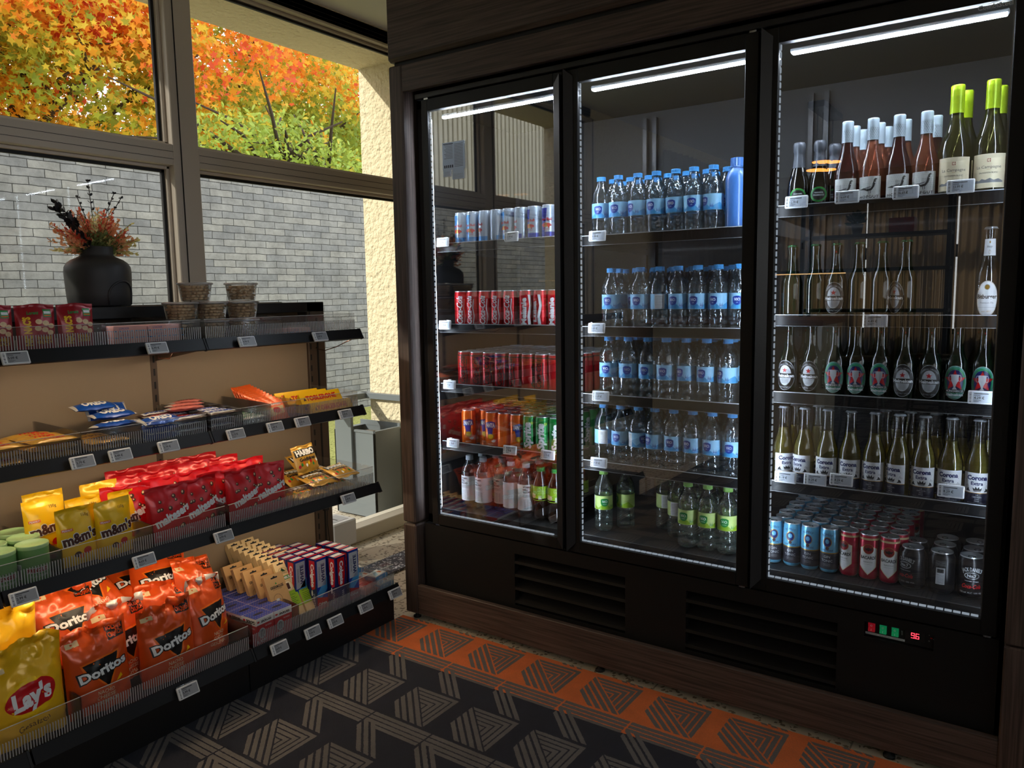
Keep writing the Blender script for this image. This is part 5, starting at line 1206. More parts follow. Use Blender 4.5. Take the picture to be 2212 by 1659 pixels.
rn = random.Random(4)
def proto(name, mb, **k): o = mb.build(name, **k); return o
# Maltesers-style red pouch
d = Decal(); ball_decal(d, rn, 11, .13, .165, .0065, ('brown', 'nut'), .095, .148); d.text('maltesers', .004, .078, .026, 'white', 3, rot=.32, bold=.05, w=.122)
ball_decal(d, rn, 4, .10, .165, .008, ('brown', 'nut'), .025, .048); d.text('85g', -.045, .02, .006, 'white', 2)
P_malt = [proto('chocolate_pouch', pouch('p', .142, .168, .05, 'foil_red', d, s)) for s in (1, 2)]
d = Decal(); d.text("m&m's", 0, .082, .027, 'white', 2, rot=.14, bold=.085, w=.100); d.text("m&m's", 0, .082, .027, 'brown', 3, rot=.14, bold=.045, w=.096)
d.text('150g', .022, .140, .008, 'brown', 2); d.rect(-.048, .102, -.018, .110, 'orange', 1); d.text('PEANUT', -.033, .106, .005, 'white', 2, bold=.02, w=.026)
d.ell(.016, .040, .012, .010, 'red', 1, 14); d.ell(-.012, .034, .010, .0085, 'brown', 1, 14); d.ell(.000, .028, .009, .0075, 'orange', 2, 14)
P_mm = [proto('chocolate_pouch', pouch('p', .112, .165, .045, 'foil_yellow', d, s)) for s in (3, 4)]
d = Decal(); d.rect(-.058, .064, .058, .092, 'black', 1); d.text('HARIBO', 0, .078, .020, 'white', 2, bold=.05, w=.104); d.text('Goldbären', 0, .052, .013, 'ink', 2, bold=.04, w=.090)
for i in range(9): d.ell(-.05 + i * .0125, .028 + (i % 3) * .006, .0055, .0065, ('red', 'green', 'orange', 'white', 'yellow')[i % 5], 2, 10)
P_gum = [proto('gummy_candy_bag', pouch('p', .128, .105, .026, 'foil_gold', d, s, gus=False, cr=.0035)) for s in (5, 6)]
# nut pouch, dark red
d = Decal(); d.text('Lorenz', -.008, .104, .0085, 'green', 2, shear=.2, bold=.03, w=.030); d.rect(.018, .092, .040, .113, 'green', 1); d.rect(.020, .101, .038, .108, 'white', 2); d.rect(.020, .095, .038, .098, 'orange', 2)
d.text("NIC NAC'S", -.026, .055, .017, 'yellow', 2, rot=PI / 2, bold=.06, w=.078)
for (a, b_) in ((.004, .080), (.022, .076), (.036, .068), (.000, .062), (.018, .058), (.032, .050)): d.ell(a, b_, .009, .007, 'nut', 1, 12); d.ell(a - .002, b_ + .002, .004, .003, 'tan', 2, 8)
d.text('DOUBLE', .014, .036, .0085, 'yellow', 2, bold=.03, w=.038); d.text('CRUNCH', .014, .025, .0085, 'yellow', 2, bold=.03, w=.040)
P_nut = proto('nut_pouch', pouch('p', .100, .127, .035, 'foil_maroon', d, 8))
# crisps: orange tortilla bag and yellow crisps bag
d = Decal()
d.poly([(-.060, .150), (.052, .162), (.040, .125), (.012, .060), (-.020, .098), (-.052, .126)], 'orange', 1); d.poly([(-.054, .146), (.046, .157), (.033, .122), (.010, .070), (-.016, .100), (-.044, .126)], 'black', 2)
d.text('Doritos', 0, .122, .026, 'black', 3, rot=.16, bold=.10, w=.142); d.text('Doritos', 0, .122, .024, 'white', 4, rot=.16, bold=.04, w=.134)
d.rect(.030, .190, .078, .228, 'black', 1); d.text('BOLDER', .054, .218, .011, 'foil_chips', 2, bold=.04, w=.042); d.text('CRUNCH', .054, .201, .011, 'foil_chips', 2, bold=.04, w=.042)
d.text('NACHO', 0, .060, .011, 'cream', 2, w=.046); d.text('CHEESE', 0, .045, .011, 'cream', 2, w=.052); d.text('GESCHMACK', 0, .030, .010, 'cream', 2, w=.070); d.rect(-.080, .200, -.046, .214, 'tan', 1); d.poly([(.03, .075), (.052, .083), (.045, .095)], 'yellow', 1)
P_dor = [proto('tortilla_chips_bag', pouch('p', .178, .240, .085, 'foil_chips', d, s, gus=True, cr=.0065, back='foil_silver' if s == 13 else 'foil_chips', topcrush=.020, seal=.92, fine=.8, nu=26, nv=34)) for s in (11, 12, 13)]
d = Decal(); d.ell(0, .125, .062, .050, 'yellow', 1, 30); d.poly([(.064 * math.cos(a) * .987 - .036 * math.sin(a) * .16, .127 + .064 * math.cos(a) * .16 + .036 * math.sin(a) * (1.0 if math.cos(a) < .5 else 1.15)) for a in [k * PI / 16 for k in range(32)]], 'red', 2)
d.text("Lay's", 0, .128, .042, 'white', 3, rot=.16, shear=.15, bold=.05, w=.100); d.text('Gesalzen', 0, .055, .015, 'brown', 2, rot=.1, w=.080); d.rect(-.082, .205, -.050, .219, 'tan', 1)
P_lay = [proto('potato_chips_bag', pouch('p', .195, .272, .085, 'foil_lays', d, s, gus=True, cr=.0065, topcrush=.022, seal=.92, fine=.8, nu=26, nv=34)) for s in (21, 22)]
# bars (lying): long side along u, thin
def bar(name, L, Wd, T, mat, txt, tcol, seed, txt2=None, edge=None):
    d = Decal(); d.text(txt, 0, Wd / 2, Wd * .46, tcol, 2, bold=.05, w=min(L * .72, len(txt) * Wd * .36)); d.rect(-L / 2, 0, -L / 2 + .007, Wd, edge or mat, 1); d.rect(L / 2 - .007, 0, L / 2, Wd, edge or mat, 1)
    if txt2: d.rect(-L * .42, Wd * .12, L * .42, Wd * .88, txt2, 1)
    m = MB(); pm = pouch('p', L, Wd, T, mat, d, seed, gus=False, cr=.0012, nu=20, nv=10, seal=.97, fine=1.6)
    T_ = Matrix.Translation((0, -Wd / 2, T / 2)) @ Matrix.Rotation(-PI / 2, 4, 'X')      # front face up
    pm.v = [tuple(T_ @ Vector(p)) for p in pm.v]; return proto(name, pm)
P_twix = bar('caramel_bar', .124, .040, .021, 'foil_gold', 'TWIX', 'red', 31); P_oreo = bar('cookie_pack', .130, .052, .024, 'foil_blue', 'OREO', 'white', 33, edge='foil_silver')
P_snick = bar('peanut_bar', .120, .040, .022, 'foil_brown', 'SNICKERS', 'blue', 34, txt2='white'); P_kit = bar('wafer_bar', .118, .044, .018, 'foil_pink', 'WAFER', 'deepred', 35, edge='foil_silver')
P_kit2 = bar('wafer_bar', .120, .042, .018, 'foil_brown', 'MARS', 'red', 36); P_green = bar('cereal_bar', .110, .040, .016, 'foil_silver', 'BALISTO', 'green', 37, edge='green')
P_wafer = bar('gold_wafer_bar', .115, .042, .016, 'foil_gold', 'LION', 'brown', 38)
d = Decal(); d.poly([(-.038, .012), (.030, .022), (.038, .052), (-.030, .046)], 'tan', 1); d.ell(0, .035, .018, .012, 'foil_red', 2, 14); d.text('KNOPPERS', 0, .060, .008, 'white', 2, bold=.03, w=.06)
P_orange = proto('wafer_snack_pack', pouch('p', .092, .074, .012, 'foil_orange', d, 41, gus=False, cr=.002, nu=16, nv=14, seal=.95))
def toble(name, L, s):
    m = MB(); hh = s * .866; m.prism([(-s / 2, 0), (s / 2, 0), (0, hh)], -L / 2, L / 2, 'foil_yellow', 'x')
    d = Decal(); d.text('TOBLERONE', 0, 0, s * .42, 'red', 1, bold=.05, w=L * .74); d.poly([(-L * .44, -s * .2), (-L * .40, s * .16), (-L * .37, -s * .2)], 'brown', 1)
    c_, s_ = math.cos(PI / 3), math.sin(PI / 3)
    for sg in (-1,):   # front slope
        def fn(u, v, h): b_ = v + s * .5; return (u, -s / 2 + b_ * c_ - h * s_, b_ * s_ + h * c_)
        d.apply(m, fn, eps=.0004)
    def fb(u, v, h): b_ = v + s * .5; return (-u, s / 2 - b_ * c_ + h * s_, b_ * s_ + h * c_)
    d.apply(m, fb, eps=.0004)
    return proto(name, m)
foil('foil_tob', 238, 196, 120); P_tob = toble('triangular_chocolate_bar', .205, .044)
# Pringles-style tub
t_ = empty('stacked_crisps_tub'); m = MB(); R = .0385
m.lathe([(R * .96, 0), (R, .003), (R, .090)], 'tub_green', 36, cap0=True)
d = Decal(); d.text('PRINGLES', 0, .033, .010, 'deepred', 2, bold=.06, w=.050); d.rect(-.028, .026, .028, .040, 'white', 1); d.rect(-.062, .010, -.040, .050, 'white', 1); d.text('SOUR CREAM', 0, .017, .0055, 'white', 2, w=.042)
for i in range(10): d.rect(-.060 + i * .0019, .012, -.0592 + i * .0019, .048, 'ink', 2)
d.apply(m, cyl_fn(R), du=.008, eps=.0002); m.build('tub_body', t_)
m = MB(); m.lathe([(R * 1.02, .089), (R * 1.03, .096), (R * 1.02, .0985), (R * .95, .0985), (R * .93, .0955), (.001, .0955)], 'tub_lid_green', 36); m.build('lid', t_); P_pr = t_
# nut tub
t_ = empty('nut_tub'); m = MB(); m.lathe([(.001, .0005), (.043, .0005), (.045, .003), (.053, .056), (.0545, .058)], 'tub', 32); m.build('cup', t_)
m = MB(); m.lathe([(.0545, .0555), (.0575, .056), (.0575, .0605), (.055, .0625), (.051, .0612), (.001, .0612)], 'tub_lid', 32); m.build('lid', t_)
m = MB(); q = random.Random(3)
ic = [(math.cos(a) * math.cos(b_), math.sin(a) * math.cos(b_), math.sin(b_)) for b_ in (-1.2, -.5, .2, .9) for a in [k * PI / 4 for k in range(8)]]
for i in range(95):
    lay = i // 19; z = .009 + lay * .0098; a = i * 2.4; rr = (.045 + .0085 * z / .056 - .009) * math.sqrt(((i % 19) + .5) / 19)
    c = Vector((rr * math.cos(a), rr * math.sin(a), z)); Rm = Matrix.Rotation(q.uniform(0, 6), 3, 'Z') @ Matrix.Rotation(q.uniform(-.8, .8), 3, 'X')
    vs = []
    for p in ic: b_ = Vector((p[0] * .0098, p[1] * .0055 + .0028 * (p[0] ** 2), p[2] * .0052)); vs.append(c + Rm @ b_)
    fs = [(j * 8 + k, j * 8 + (k + 1) % 8, (j + 1) * 8 + (k + 1) % 8, (j + 1) * 8 + k) for j in range(3) for k in range(8)] + [[24 + k for k in range(8)], [7 - k for k in range(8)]]
    m.add(vs, fs, 'nut', True)
o = m.build('nuts', t_); o['kind'] = 'stuff'; P_tub = t_
# cartons
def carton(name, w, dp, h, mat, front=None, right=None, left=None, top=None, faces=None, b=.0006):
    m = MB(); m.box(-w / 2, w / 2, -dp / 2, dp / 2, 0, h, mat, b)
    if front: front.apply(m, lambda u, v, q: (u, -dp / 2 - q, v), eps=.00025)
    if right: right.apply(m, lambda u, v, q: (w / 2 + q, u, v), eps=.00025)
    if left: left.apply(m, lambda u, v, q: (-w / 2 - q, -u, v), eps=.00025)
    if top: top.apply(m, lambda u, v, q: (u, v, h + q), eps=.00025)
    return proto(name, m)
w, dp, h = .050, .042, .190
F = Decal(); F.rect(-w / 2, .0, w / 2, h, 'blue', 1); F.poly([(-w / 2, .02), (w / 2, .07), (w / 2, .12), (-w / 2, .06)], 'lightblue', 2); F.rect(-w / 2 + .004, .085, w / 2 - .004, .182, 'lightgrey', 2); F.text('WHITE', .006, .134, .014, 'navy', 3, rot=PI / 2, bold=.04, w=.070); F.text('SENSATION', -.011, .134, .006, 'navy', 3, rot=PI / 2, w=.050)
F.poly([(-w / 2, 0), (w / 2, 0), (w / 2, .035), (-w / 2, .050)], 'red', 3); F.text('Colgate', .0, .021, .010, 'white', 4, bold=.04, w=.040)
L_ = Decal(); L_.rect(-dp / 2, 0, dp / 2, h, 'navy', 1); L_.poly([(-.014, .184), (.014, .184), (.016, .12), (.012, .08), (-.002, .074), (-.012, .09)], 'red', 2); L_.text('Colgate', .002, .128, .015, 'white', 3, rot=-PI / 2, bold=.05, w=.088); L_.text('WHITE', .006, .038, .011, 'lightgrey', 2, rot=-PI / 2, w=.048); L_.ell(-.004, .062, .004, .012, 'white', 2, 10)
T_ = Decal(); T_.rect(-w / 2, -dp / 2, w / 2, dp / 2, 'navy', 1); T_.rect(-w / 2 + .003, -.008, w / 2 - .003, .012, 'lightgrey', 2); T_.rect(-w / 2, -dp / 2, w / 2, -dp / 2 + .008, 'red', 2)
P_col = carton('toothpaste_carton', w, dp, h, 'navy', F, None, L_, T_)
F2 = Decal(); F2.rect(-w / 2, 0, w / 2, h, 'navy', 1); F2.poly([(-.017, .184), (.017, .184), (.018, .12), (.012, .08), (-.004, .074), (-.015, .09)], 'red', 2); F2.text('Colgate', .002, .128, .016, 'white', 3, rot=-PI / 2, bold=.05, w=.090); F2.text('WHITE', .006, .038, .012, 'lightgrey', 2, rot=-PI / 2, w=.048)
P_col2 = carton('toothpaste_carton', w, dp, h, 'blue', F2, None, L_, T_)
w, dp, h = .082, .016, .185      # kraft charger box with hang tab
def hang(d, w, h, col='black', y=None): y = y or h - .013; d.rect(-.014, y - .0025, .014, y + .0025, col, 2); d.ell(0, y + .002, .005, .004, col, 2, 12)
F = Decal(); hang(F, w, h); F.text('GREENMOUSE', 0, .140, .009, 'ink', 2, bold=.03, w=.056); F.text('BE SMART BE GREEN', 0, .131, .003, 'ink', 2); F.poly([(-.004, .149), (0, .156), (.004, .149)], 'green', 2); F.ring(-.010, .098, .018, .018, .001, 'ink', 2, 24); F.rect(-.018, .092, -.006, .100, 'lightgrey', 3); F.rect(-.006, .094, .0, .098, 'grey', 3); F.text('CHARGER', .026, .060, .007, 'ink', 2, rot=-PI / 2, w=.040); F.text('4.0', .0, .030, .010, 'ink', 2)
for i in range(5): F.rect(-.034, .050 - i * .006, -.008 - (i % 2) * .006, .0515 - i * .006, 'grey', 2)
P_gm = carton('charger_carton', w, dp, h, 'kraft', F)
w, dp, h = .056, .024, .205
F = Decal(); F.rect(-w / 2, .03, w / 2, .092, 'lime', 1); hang(F, w, h, 'ink', h - .010); F.ring(0, .172, .016, .009, .0009, 'darkgreen', 2, 20); F.poly([(-.012, .166), (0, .180), (.012, .166)], 'darkgreen', 2); F.text('HYDROPHIL', 0, .160, .005, 'darkgreen', 2, w=.034)
F.rect(-w / 2, .136, w / 2, .150, 'green', 2); F.text('BAMBUS', 0, .143, .0085, 'white', 3, bold=.04, w=.042); F.ell(0, .112, .016, .016, 'cream', 2, 20); F.rect(-.006, .100, .006, .122, 'brown', 3); F.text('NATURAL', 0, .078, .0055, 'darkgreen', 2, w=.034)
for i in range(6): F.rect(-.020, .038 + i * .006, .018 - (i % 2) * .008, .0395 + i * .006, 'darkgreen', 2)
P_bam = carton('bamboo_brush_carton', w, dp, h, 'tan', F)
w, dp, h = .072, .062, .092
F = Decal(); F.rect(-w / 2, 0, w / 2, .068, 'red', 1); F.rect(-w / 2, .068, w / 2, h, 'white', 1); F.text('SKROSS', .006, .079, .010, 'ink', 3, bold=.05, w=.042); F.rect(-.030, .075, -.021, .083, 'red', 2); F.text('THE WORLD', .014, .058, .005, 'white', 2, w=.026); F.text('EUROPE', -.014, .012, .009, 'white', 2, bold=.03, w=.036)
F.ell(-.012, .038, .014, .018, 'lightgrey', 2, 18); F.ell(-.012, .038, .010, .013, 'grey', 3, 16)
for q in (-.016, -.008): F.ell(q, .044, .0016, .0016, 'ink', 4, 8)
T_ = Decal(); T_.rect(-w / 2, -dp / 2, w / 2, dp / 2, 'blue', 1); T_.ell(0, .0, .020, .007, 'black', 3, 16)
for i in range(7):
    for j in range(5): T_.star(-.030 + i * .010, -.024 + j * .012, .0022, 'yellow', 2)
P_sk = carton('travel_adapter_carton', w, dp, h, 'red', F, None, F, T_)
F = Decal(); F.rect(-.030, .004, .030, .022, 'lightblue', 1); F.text('MED', 0, .013, .008, 'white', 2); T_ = Decal(); T_.poly([(-.03, -.02), (0, .02), (.02, .02), (-.01, -.02)], 'skyblue', 1); T_.rect(.014, -.01, .026, .01, 'orange', 1)
P_wh = carton('medicine_carton', .070, .046, .026, 'white', F, F, F, T_)
F = Decal()
for i in range(8): F.rect(-.048 + i * .012, .003, -.040 + i * .012, .006, 'lightblue', 1)
F.text('LOACKER', -.02, .0125, .006, 'blue', 1, w=.03)
P_pk = carton('wafer_carton', .100, .055, .0195, 'pink', F, F, F, None)
P_pkr = bar('pink_sachet', .085, .060, .018, 'foil_pink', 'TISSUES', 'red', 55)
# ---------------------------------------------------------------- stock the snack shelves (things face +x)
def put(pr, x, y, z, label, cat, group, a=0.0, lean=0.0, roll=0.0):
    """a: yaw away from facing +x; lean: tips the top back (towards the window)"""
    o = pr if pr.name not in PROTOS else copy_tree(pr)
    PROTOS.add(pr.name); kids(pr)
    M_ = Matrix.Translation((x, y, z)) @ Matrix.Rotation(PI / 2 + a, 4, 'Z') @ Matrix.Rotation(-lean, 4, 'X') @ Matrix.Rotation(roll, 4, 'Y')
    o.matrix_world = M_; o.rotation_euler = M_.to_euler(); o.location = M_.translation; return tag(o, label, cat, group)
FB = 'from the refrigerator'
z1, z2, z3, z4 = 1.150, .850, .548, .152
for i, (y, a) in enumerate(((1.096, .02), (.990, -.03), (.885, .05), (.780, 0))):
    put(P_nut, -2.262, y, z1, f'dark red nut pouch with yellow lettering, top snack shelf, {ORD[i]} {FB}', 'pouch', 'nut pouches on the top snack shelf', a)
for j, y in enumerate((1.345, 1.240)):
    for k in range(3): put(P_pk, -2.262, y, z1 + k * .0196, f'pink wafer box, {["bottom", "middle", "top"][k]} of the stack {["nearer", "farther"][j]} the nut tubs, top snack shelf', 'box', 'pink boxes on the top snack shelf', rn.uniform(-.04, .04))
for k in range(2): put(P_pk, -2.35, 1.19 , z1 + k * .0196, f'pink wafer box, {["lower", "upper"][k]} of the pair behind the pouches, top snack shelf', 'box', 'pink boxes on the top snack shelf', .03)
for k in range(2): put(P_pk, -2.37, 1.96 - k * .11, z1, f'pink wafer box lying alone, {ORD[k]} {FB}, top snack shelf', 'box', 'pink boxes on the top snack shelf', .03)
ty = ((-2.335, 1.703), (-2.345, 1.586), (-2.335, 1.468)); on = ('nearest the refrigerator', 'in the middle', 'farthest from the refrigerator')
for lv in range(2):
    for i, (x, y) in enumerate(ty): put(P_tub, x, y, z1 + lv * .0628, f'clear tub of cashew nuts, {["bottom", "second"][lv]} layer of the stack, {on[i]}', 'tub', 'nut tubs stacked on the top snack shelf', rn.uniform(0, 3))
put(P_tub, -2.335, 1.703, z1 + .1256, 'clear tub of cashews crowning the stack nearer the refrigerator', 'tub', 'nut tubs stacked on the top snack shelf', 1); put(P_tub, -2.34, 1.527, z1 + .1256, 'clear tub of cashews crowning the stack nearer the black vase', 'tub', 'nut tubs stacked on the top snack shelf', 2)
# second shelf
def stack(pr, x, y, z, n, th, desc, cat, grp, where, jit=.004, a=0, dz0=0):
    for k in range(n): put(pr, x + rn.uniform(-jit, jit), y + rn.uniform(-jit, jit), z + k * th, f'{desc}, {ORD[k]} from bottom, {where}', cat, grp, a + rn.uniform(-.05, .05))
for j, (y, w_) in enumerate(((1.000, 'bay beside the cookies'), (.868, 'bay at the picture edge'))):
    for r, x in enumerate((-2.252, -2.296, -2.340, -2.384)): stack(P_twix, x, y, z2, 3 if r else 3, .0205, 'gold caramel bar with red lettering', 'chocolate bar', 'gold caramel bars on the second snack shelf', f'{["front", "second", "third", "rear"][r]} stack, {["near", "far"][j]} bay')
for r, x in enumerate((-2.254, -2.300, -2.346, -2.392)): stack(P_wafer, x, 1.155, z2, 2, .0165, 'plain gold wafer bar', 'chocolate bar', 'gold wafer bars on the second snack shelf', f'{["front", "second", "third", "rear"][r]} stack')
for r, x in enumerate((-2.262, -2.318, -2.374, -2.43)): stack(P_oreo, x, 1.315, z2, 2, .024, 'blue cookie pack', 'cookie pack', 'blue cookie packs on the second snack shelf', f'{["front", "second", "third", "rear"][r]} stack')
put(P_oreo, -2.262, 1.325, z2 + .050, 'blue cookie pack with white lettering on top of the front stack', 'cookie pack', 'blue cookie packs on the second snack shelf', .05, -.25)
for k, (x, y, a, l) in enumerate(((-2.30, 1.20, .06, -.1), (-2.35, 1.225, -.05, .1), (-2.41, 1.20, .0, .2))):
    put(P_oreo, x, y, z2 + .050 + k * .024, f'silver-edged blue cookie pack spilling over the gold wafers, {ORD[k]} from the front', 'cookie pack', 'blue cookie packs on the second snack shelf', a, -l)
put(P_oreo, -2.44, 1.25, z2 + .080, 'pale shiny cookie pack standing up at the back', 'cookie pack', 'blue cookie packs on the second snack shelf', .0, -1.0)
for r, x in enumerate((-2.255, -2.299, -2.343, -2.387, -2.431)): stack(P_kit if r % 2 else P_snick, x, 1.412, z2, 3, .0215, 'brown peanut bar' if not r % 2 else 'pink and silver wafer bar', 'chocolate bar', 'mixed bars on the second snack shelf', f'{["front", "second", "third", "fourth", "rear"][r]} stack of the mixed bay', a=.0)
for r, x in enumerate((-2.255, -2.299, -2.343, -2.387, -2.431)): stack(P_snick if r != 3 else P_kit2, x, 1.532, z2, 3, .0222, 'dark brown peanut bar', 'chocolate bar', 'peanut bars on the second snack shelf', f'{["front", "second", "third", "fourth", "rear"][r]} stack right after the joint')
for k in range(4): put(P_kit, -2.33 - k * .03, 1.455 + k * .02, z2 + .068 + (k % 2) * .006, f'red and white wafer bar lying loose on the peanut bars, {ORD[k]} from the front', 'chocolate bar', 'loose wafer bars on the second snack shelf', .1 * k - .15, .1)
for r, x in enumerate((-2.255, -2.300, -2.345, -2.39)): stack(P_green, x, 1.655, z2, 2, .0165, 'white and green cereal bar', 'cereal bar', 'cereal bars on the second snack shelf', f'{["front", "second", "third", "rear"][r]} stack')
for k in range(11): put(P_orange, -2.246 - k * .0175, 1.770, z2 + .002 + k * .0045, f'orange wafer snack pack standing in a leaning row, {ORD[min(k, 9)] if k < 10 else "last"} from the front', 'snack pack', 'orange snack packs on the second snack shelf', .05, .55)
for k, (x, y, z, a) in enumerate(((-2.258, 2.018, 0, .03), (-2.305, 2.012, 0, .0), (-2.352, 2.0, 0, -.02), (-2.399, 2.0, 0, .0), (-2.282, 1.985, .038, .04), (-2.330, 1.96, .038, .02), (-2.378, 1.955, .038, .0))):
    put(P_tob, x, y, z2 + z, f'yellow triangular chocolate bar with red lettering, {ORD[k % 4]} from the front, {"upper" if k > 3 else "lower"} layer', 'chocolate bar', 'triangular chocolate bars on the second snack shelf', a)
# third shelf
for k, (x, y) in enumerate(((-2.196, .905), (-2.196, .824), (-2.276, .918), (-2.276, .836), (-2.196, .743), (-2.356, .925))):
    put(P_pr, x, y, z3, f'small green crisps tub, {["nearest the yellow pouches", "second in the front row", "back row by the yellow pouches", "second in the back row", "third in the front row", "rearmost by the yellow pouches"][k]}', 'tub', 'green crisps tubs on the third snack shelf', rn.uniform(-.2, .2))
MM = [(-2.215, 1.030, 0, .04, .0, 0), (-2.205, 1.130, 1, .10, .02, 0), (-2.275, 1.215, 0, -.1, .05, 0), (-2.300, .990, 1, .0, .08, .02), (-2.300, 1.105, 0, .05, .10, .0), (-2.36, 1.18, 1, -.05, .12, .02), (-2.38, 1.03, 0, .0, .14, .02)]
for k, (x, y, s, a, l, dz) in enumerate(MM): put(P_mm[s], x, y, z3 + dz, f'yellow chocolate pouch with brown lettering, {["front, by the green tubs", "front, by the red pouches", "tucked against the red pouches", "second row by the green tubs", "second row centre", "third row by the red pouches", "third row by the green tubs"][k]}', 'pouch', 'yellow pouches on the third snack shelf', a, l)
MT = [(-2.205, 1.300, 0, .0, .02), (-2.215, 1.412, 1, .08, .03), (-2.235, 1.500, 0, -.1, .04), (-2.205, 1.570, 1, .1, .02), (-2.205, 1.668, 0, -.15, .02),
      (-2.285, 1.215, 1, -.35, .05), (-2.285, 1.330, 0, .05, .06), (-2.290, 1.440, 1, .0, .06), (-2.290, 1.555, 0, .0, .06), (-2.290, 1.660, 1, .05, .06),
      (-2.365, 1.260, 0, .0, .1), (-2.365, 1.380, 1, .05, .1), (-2.370, 1.500, 0, .0, .1), (-2.370, 1.610, 1, -.05, .1), (-2.435, 1.310, 1, .0, .1), (-2.435, 1.440, 0, .0, .1), (-2.435, 1.570, 1, .0, .1)]
for k, (x, y, s, a, l) in enumerate(MT):
    r = 0 if k < 5 else 1 if k < 10 else 2 if k < 14 else 3; j = k - (0, 5, 10, 14)[r]; n_ = (5, 5, 4, 3)[r]
    put(P_malt[s], x, y, z3 + r * .008, f'red chocolate ball pouch, {ROWN[r]}, {ORD[n_ - 1 - j]} {FB}', 'pouch', 'red pouches on the third snack shelf', a, l)
GB = [(-2.285, 1.925, 0, .20, .35, .075, .0), (-2.19, 2.00, 1, .1, 1.35, .012, .1), (-2.185, 1.86, 0, -.1, 1.4, .010, -.1), (-2.20, 1.93, 1, .2, 1.3, .038, .1), (-2.27, 2.02, 0, .3, 1.2, .03, .0), (-2.29, 1.90, 1, .1, 1.1, .03, .1), (-2.36, 2.00, 0, .2, .9, .045, .1), (-2.20, 2.05, 1, .25, 1.25, .045, .1), (-2.20, 1.78, 0, .1, 1.45, .012, 0)]
gl = ['standing up behind the pile', 'flat at the front, near the refrigerator', 'flat at the front middle', 'lying second in the middle', 'tilted behind, near the refrigerator', 'tilted behind the middle', 'rearmost and half upright', 'on top beside the tray end', 'flat at the front, beside the red pouches']
for k, (x, y, s, a, l, dz, ro) in enumerate(GB): put(P_gum[s], x, y, z3 + dz, f'gold gummy candy bag {gl[k]}', 'bag', 'gold candy bags on the third snack shelf', a, l, ro)
# bottom shelf
LB = [(-2.130, .830, 0, .02, .02, 0, 'in front'), (-2.225, .815, 1, .1, -.02, .060, 'peaking up behind the front one'), (-2.30, .90, 0, -.2, .2, .03, 'at the back against the orange bags')]
for (x, y, s, a, l, dz, w_) in LB: put(P_lay[s], x, y, z4 + dz, f'yellow potato chips bag with red banner logo, {w_}', 'bag', 'yellow crisps bags on the bottom snack shelf', a, l)
DB = [(-2.125, 1.015, 0, .0, .05, 0, 0), (-2.125, 1.220, 1, .05, .03, 0, 0), (-2.190, 1.120, 2, .1, .08, .02, 0), (-2.150, 1.375, 2, .38, .15, .012, .12), (-2.215, 1.270, 0, -.1, .2, .02, .1),
      (-2.230, 1.000, 1, .0, .45, .10, .1), (-2.300, 1.130, 0, .1, .75, .17, -.2), (-2.280, 1.290, 1, -.15, .6, .13, .15), (-2.330, 1.010, 2, .2, .35, .13, -.1), (-2.25, 1.400, 0, .35, .30, .06, .2), (-2.31, 1.24, 2, .0, .9, .14, .25), (-2.38, 1.38, 1, .3, .5, .05, .1)]
dl_ = ['front, beside the yellow bag', 'front centre with its logo square on', 'half hidden between the two front bags', 'front, twisted, beside the adapter boxes', 'second row behind the front centre bag', 'leaning back behind the first front bag', 'lying back on top in the middle', 'lying back behind the centre bag', 'crumpled upright by the back panel', 'peaking up with its pale back showing', 'flat on top towards the back', 'rearmost beside the adapter boxes']
for k, (x, y, s, a, l, dz, ro) in enumerate(DB): put(P_dor[s], x + (.03 if k > 5 else 0), y, z4 + dz, f'orange tortilla chips bag {dl_[k]}', 'bag', 'orange chips bags on the bottom snack shelf', a, l, ro)
for r in range(5):
    for c_ in range(2): put(P_sk, -2.105 - r * .066 if r else -2.105, 1.530 + c_ * .076 - (.006 if r else 0), z4, f'red and blue travel adapter box, {ROWN[r]}, {["farther from", "next to"][c_]} the kraft boxes', 'box', 'travel adapter boxes on the bottom snack shelf', rn.uniform(-.04, .04))
for k in range(5): put(P_gm, -2.118 - k * .052, 1.660 - k * .004 + (.002 * (k % 2)), z4 + (.0 if not k else .002), f'brown kraft charger box with hang slot, {ORD[k]} from the front', 'box', 'kraft charger boxes on the bottom snack shelf', .04, .42)
for c_ in range(2):
    for k in range(9): put(P_bam, -2.150 - k * .033, 1.728 + c_ * .062, z4 + .002 + k * .003, f'cream and green bamboo brush box, {["row beside the kraft boxes", "row beside the blue boxes"][c_]}, {ORD[k]} from the front', 'box', 'bamboo brush boxes on the bottom snack shelf', .03, .50)
for r in range(6):
    for c_ in range(4):
        if c_ == 3 and r in (4, 5): continue
        y = (1.772, 1.826, 1.880, 1.955)[c_]; x = (-2.200, -2.150, -2.106, -2.120)[c_] - r * .0450
        if x < -2.47: continue
        put(P_col if (r + c_) % 3 != 2 else P_col2, x, y, z4, f'blue and red toothpaste box, {ROWN[r]}, {ORD[3 - c_]} column {FB}', 'box', 'toothpaste boxes on the bottom snack shelf', rn.uniform(-.03, .03))
for k, (x, y, z, a) in enumerate(((-2.095, 2.095, 0, .0), (-2.15, 2.09, 0, .1), (-2.205, 2.095, 0, 0), (-2.12, 2.09, .0265, .15), (-2.26, 2.09, 0, .0), (-2.25, 2.085, .0265, -.1))):
    put(P_wh, x, y, z4 + z, f'small white and light blue box at the shelf end, {["front lowest", "second lowest", "third lowest", "upper front", "rear lowest", "upper rear"][k]}', 'box', 'small white boxes at the end of the bottom shelf', a)
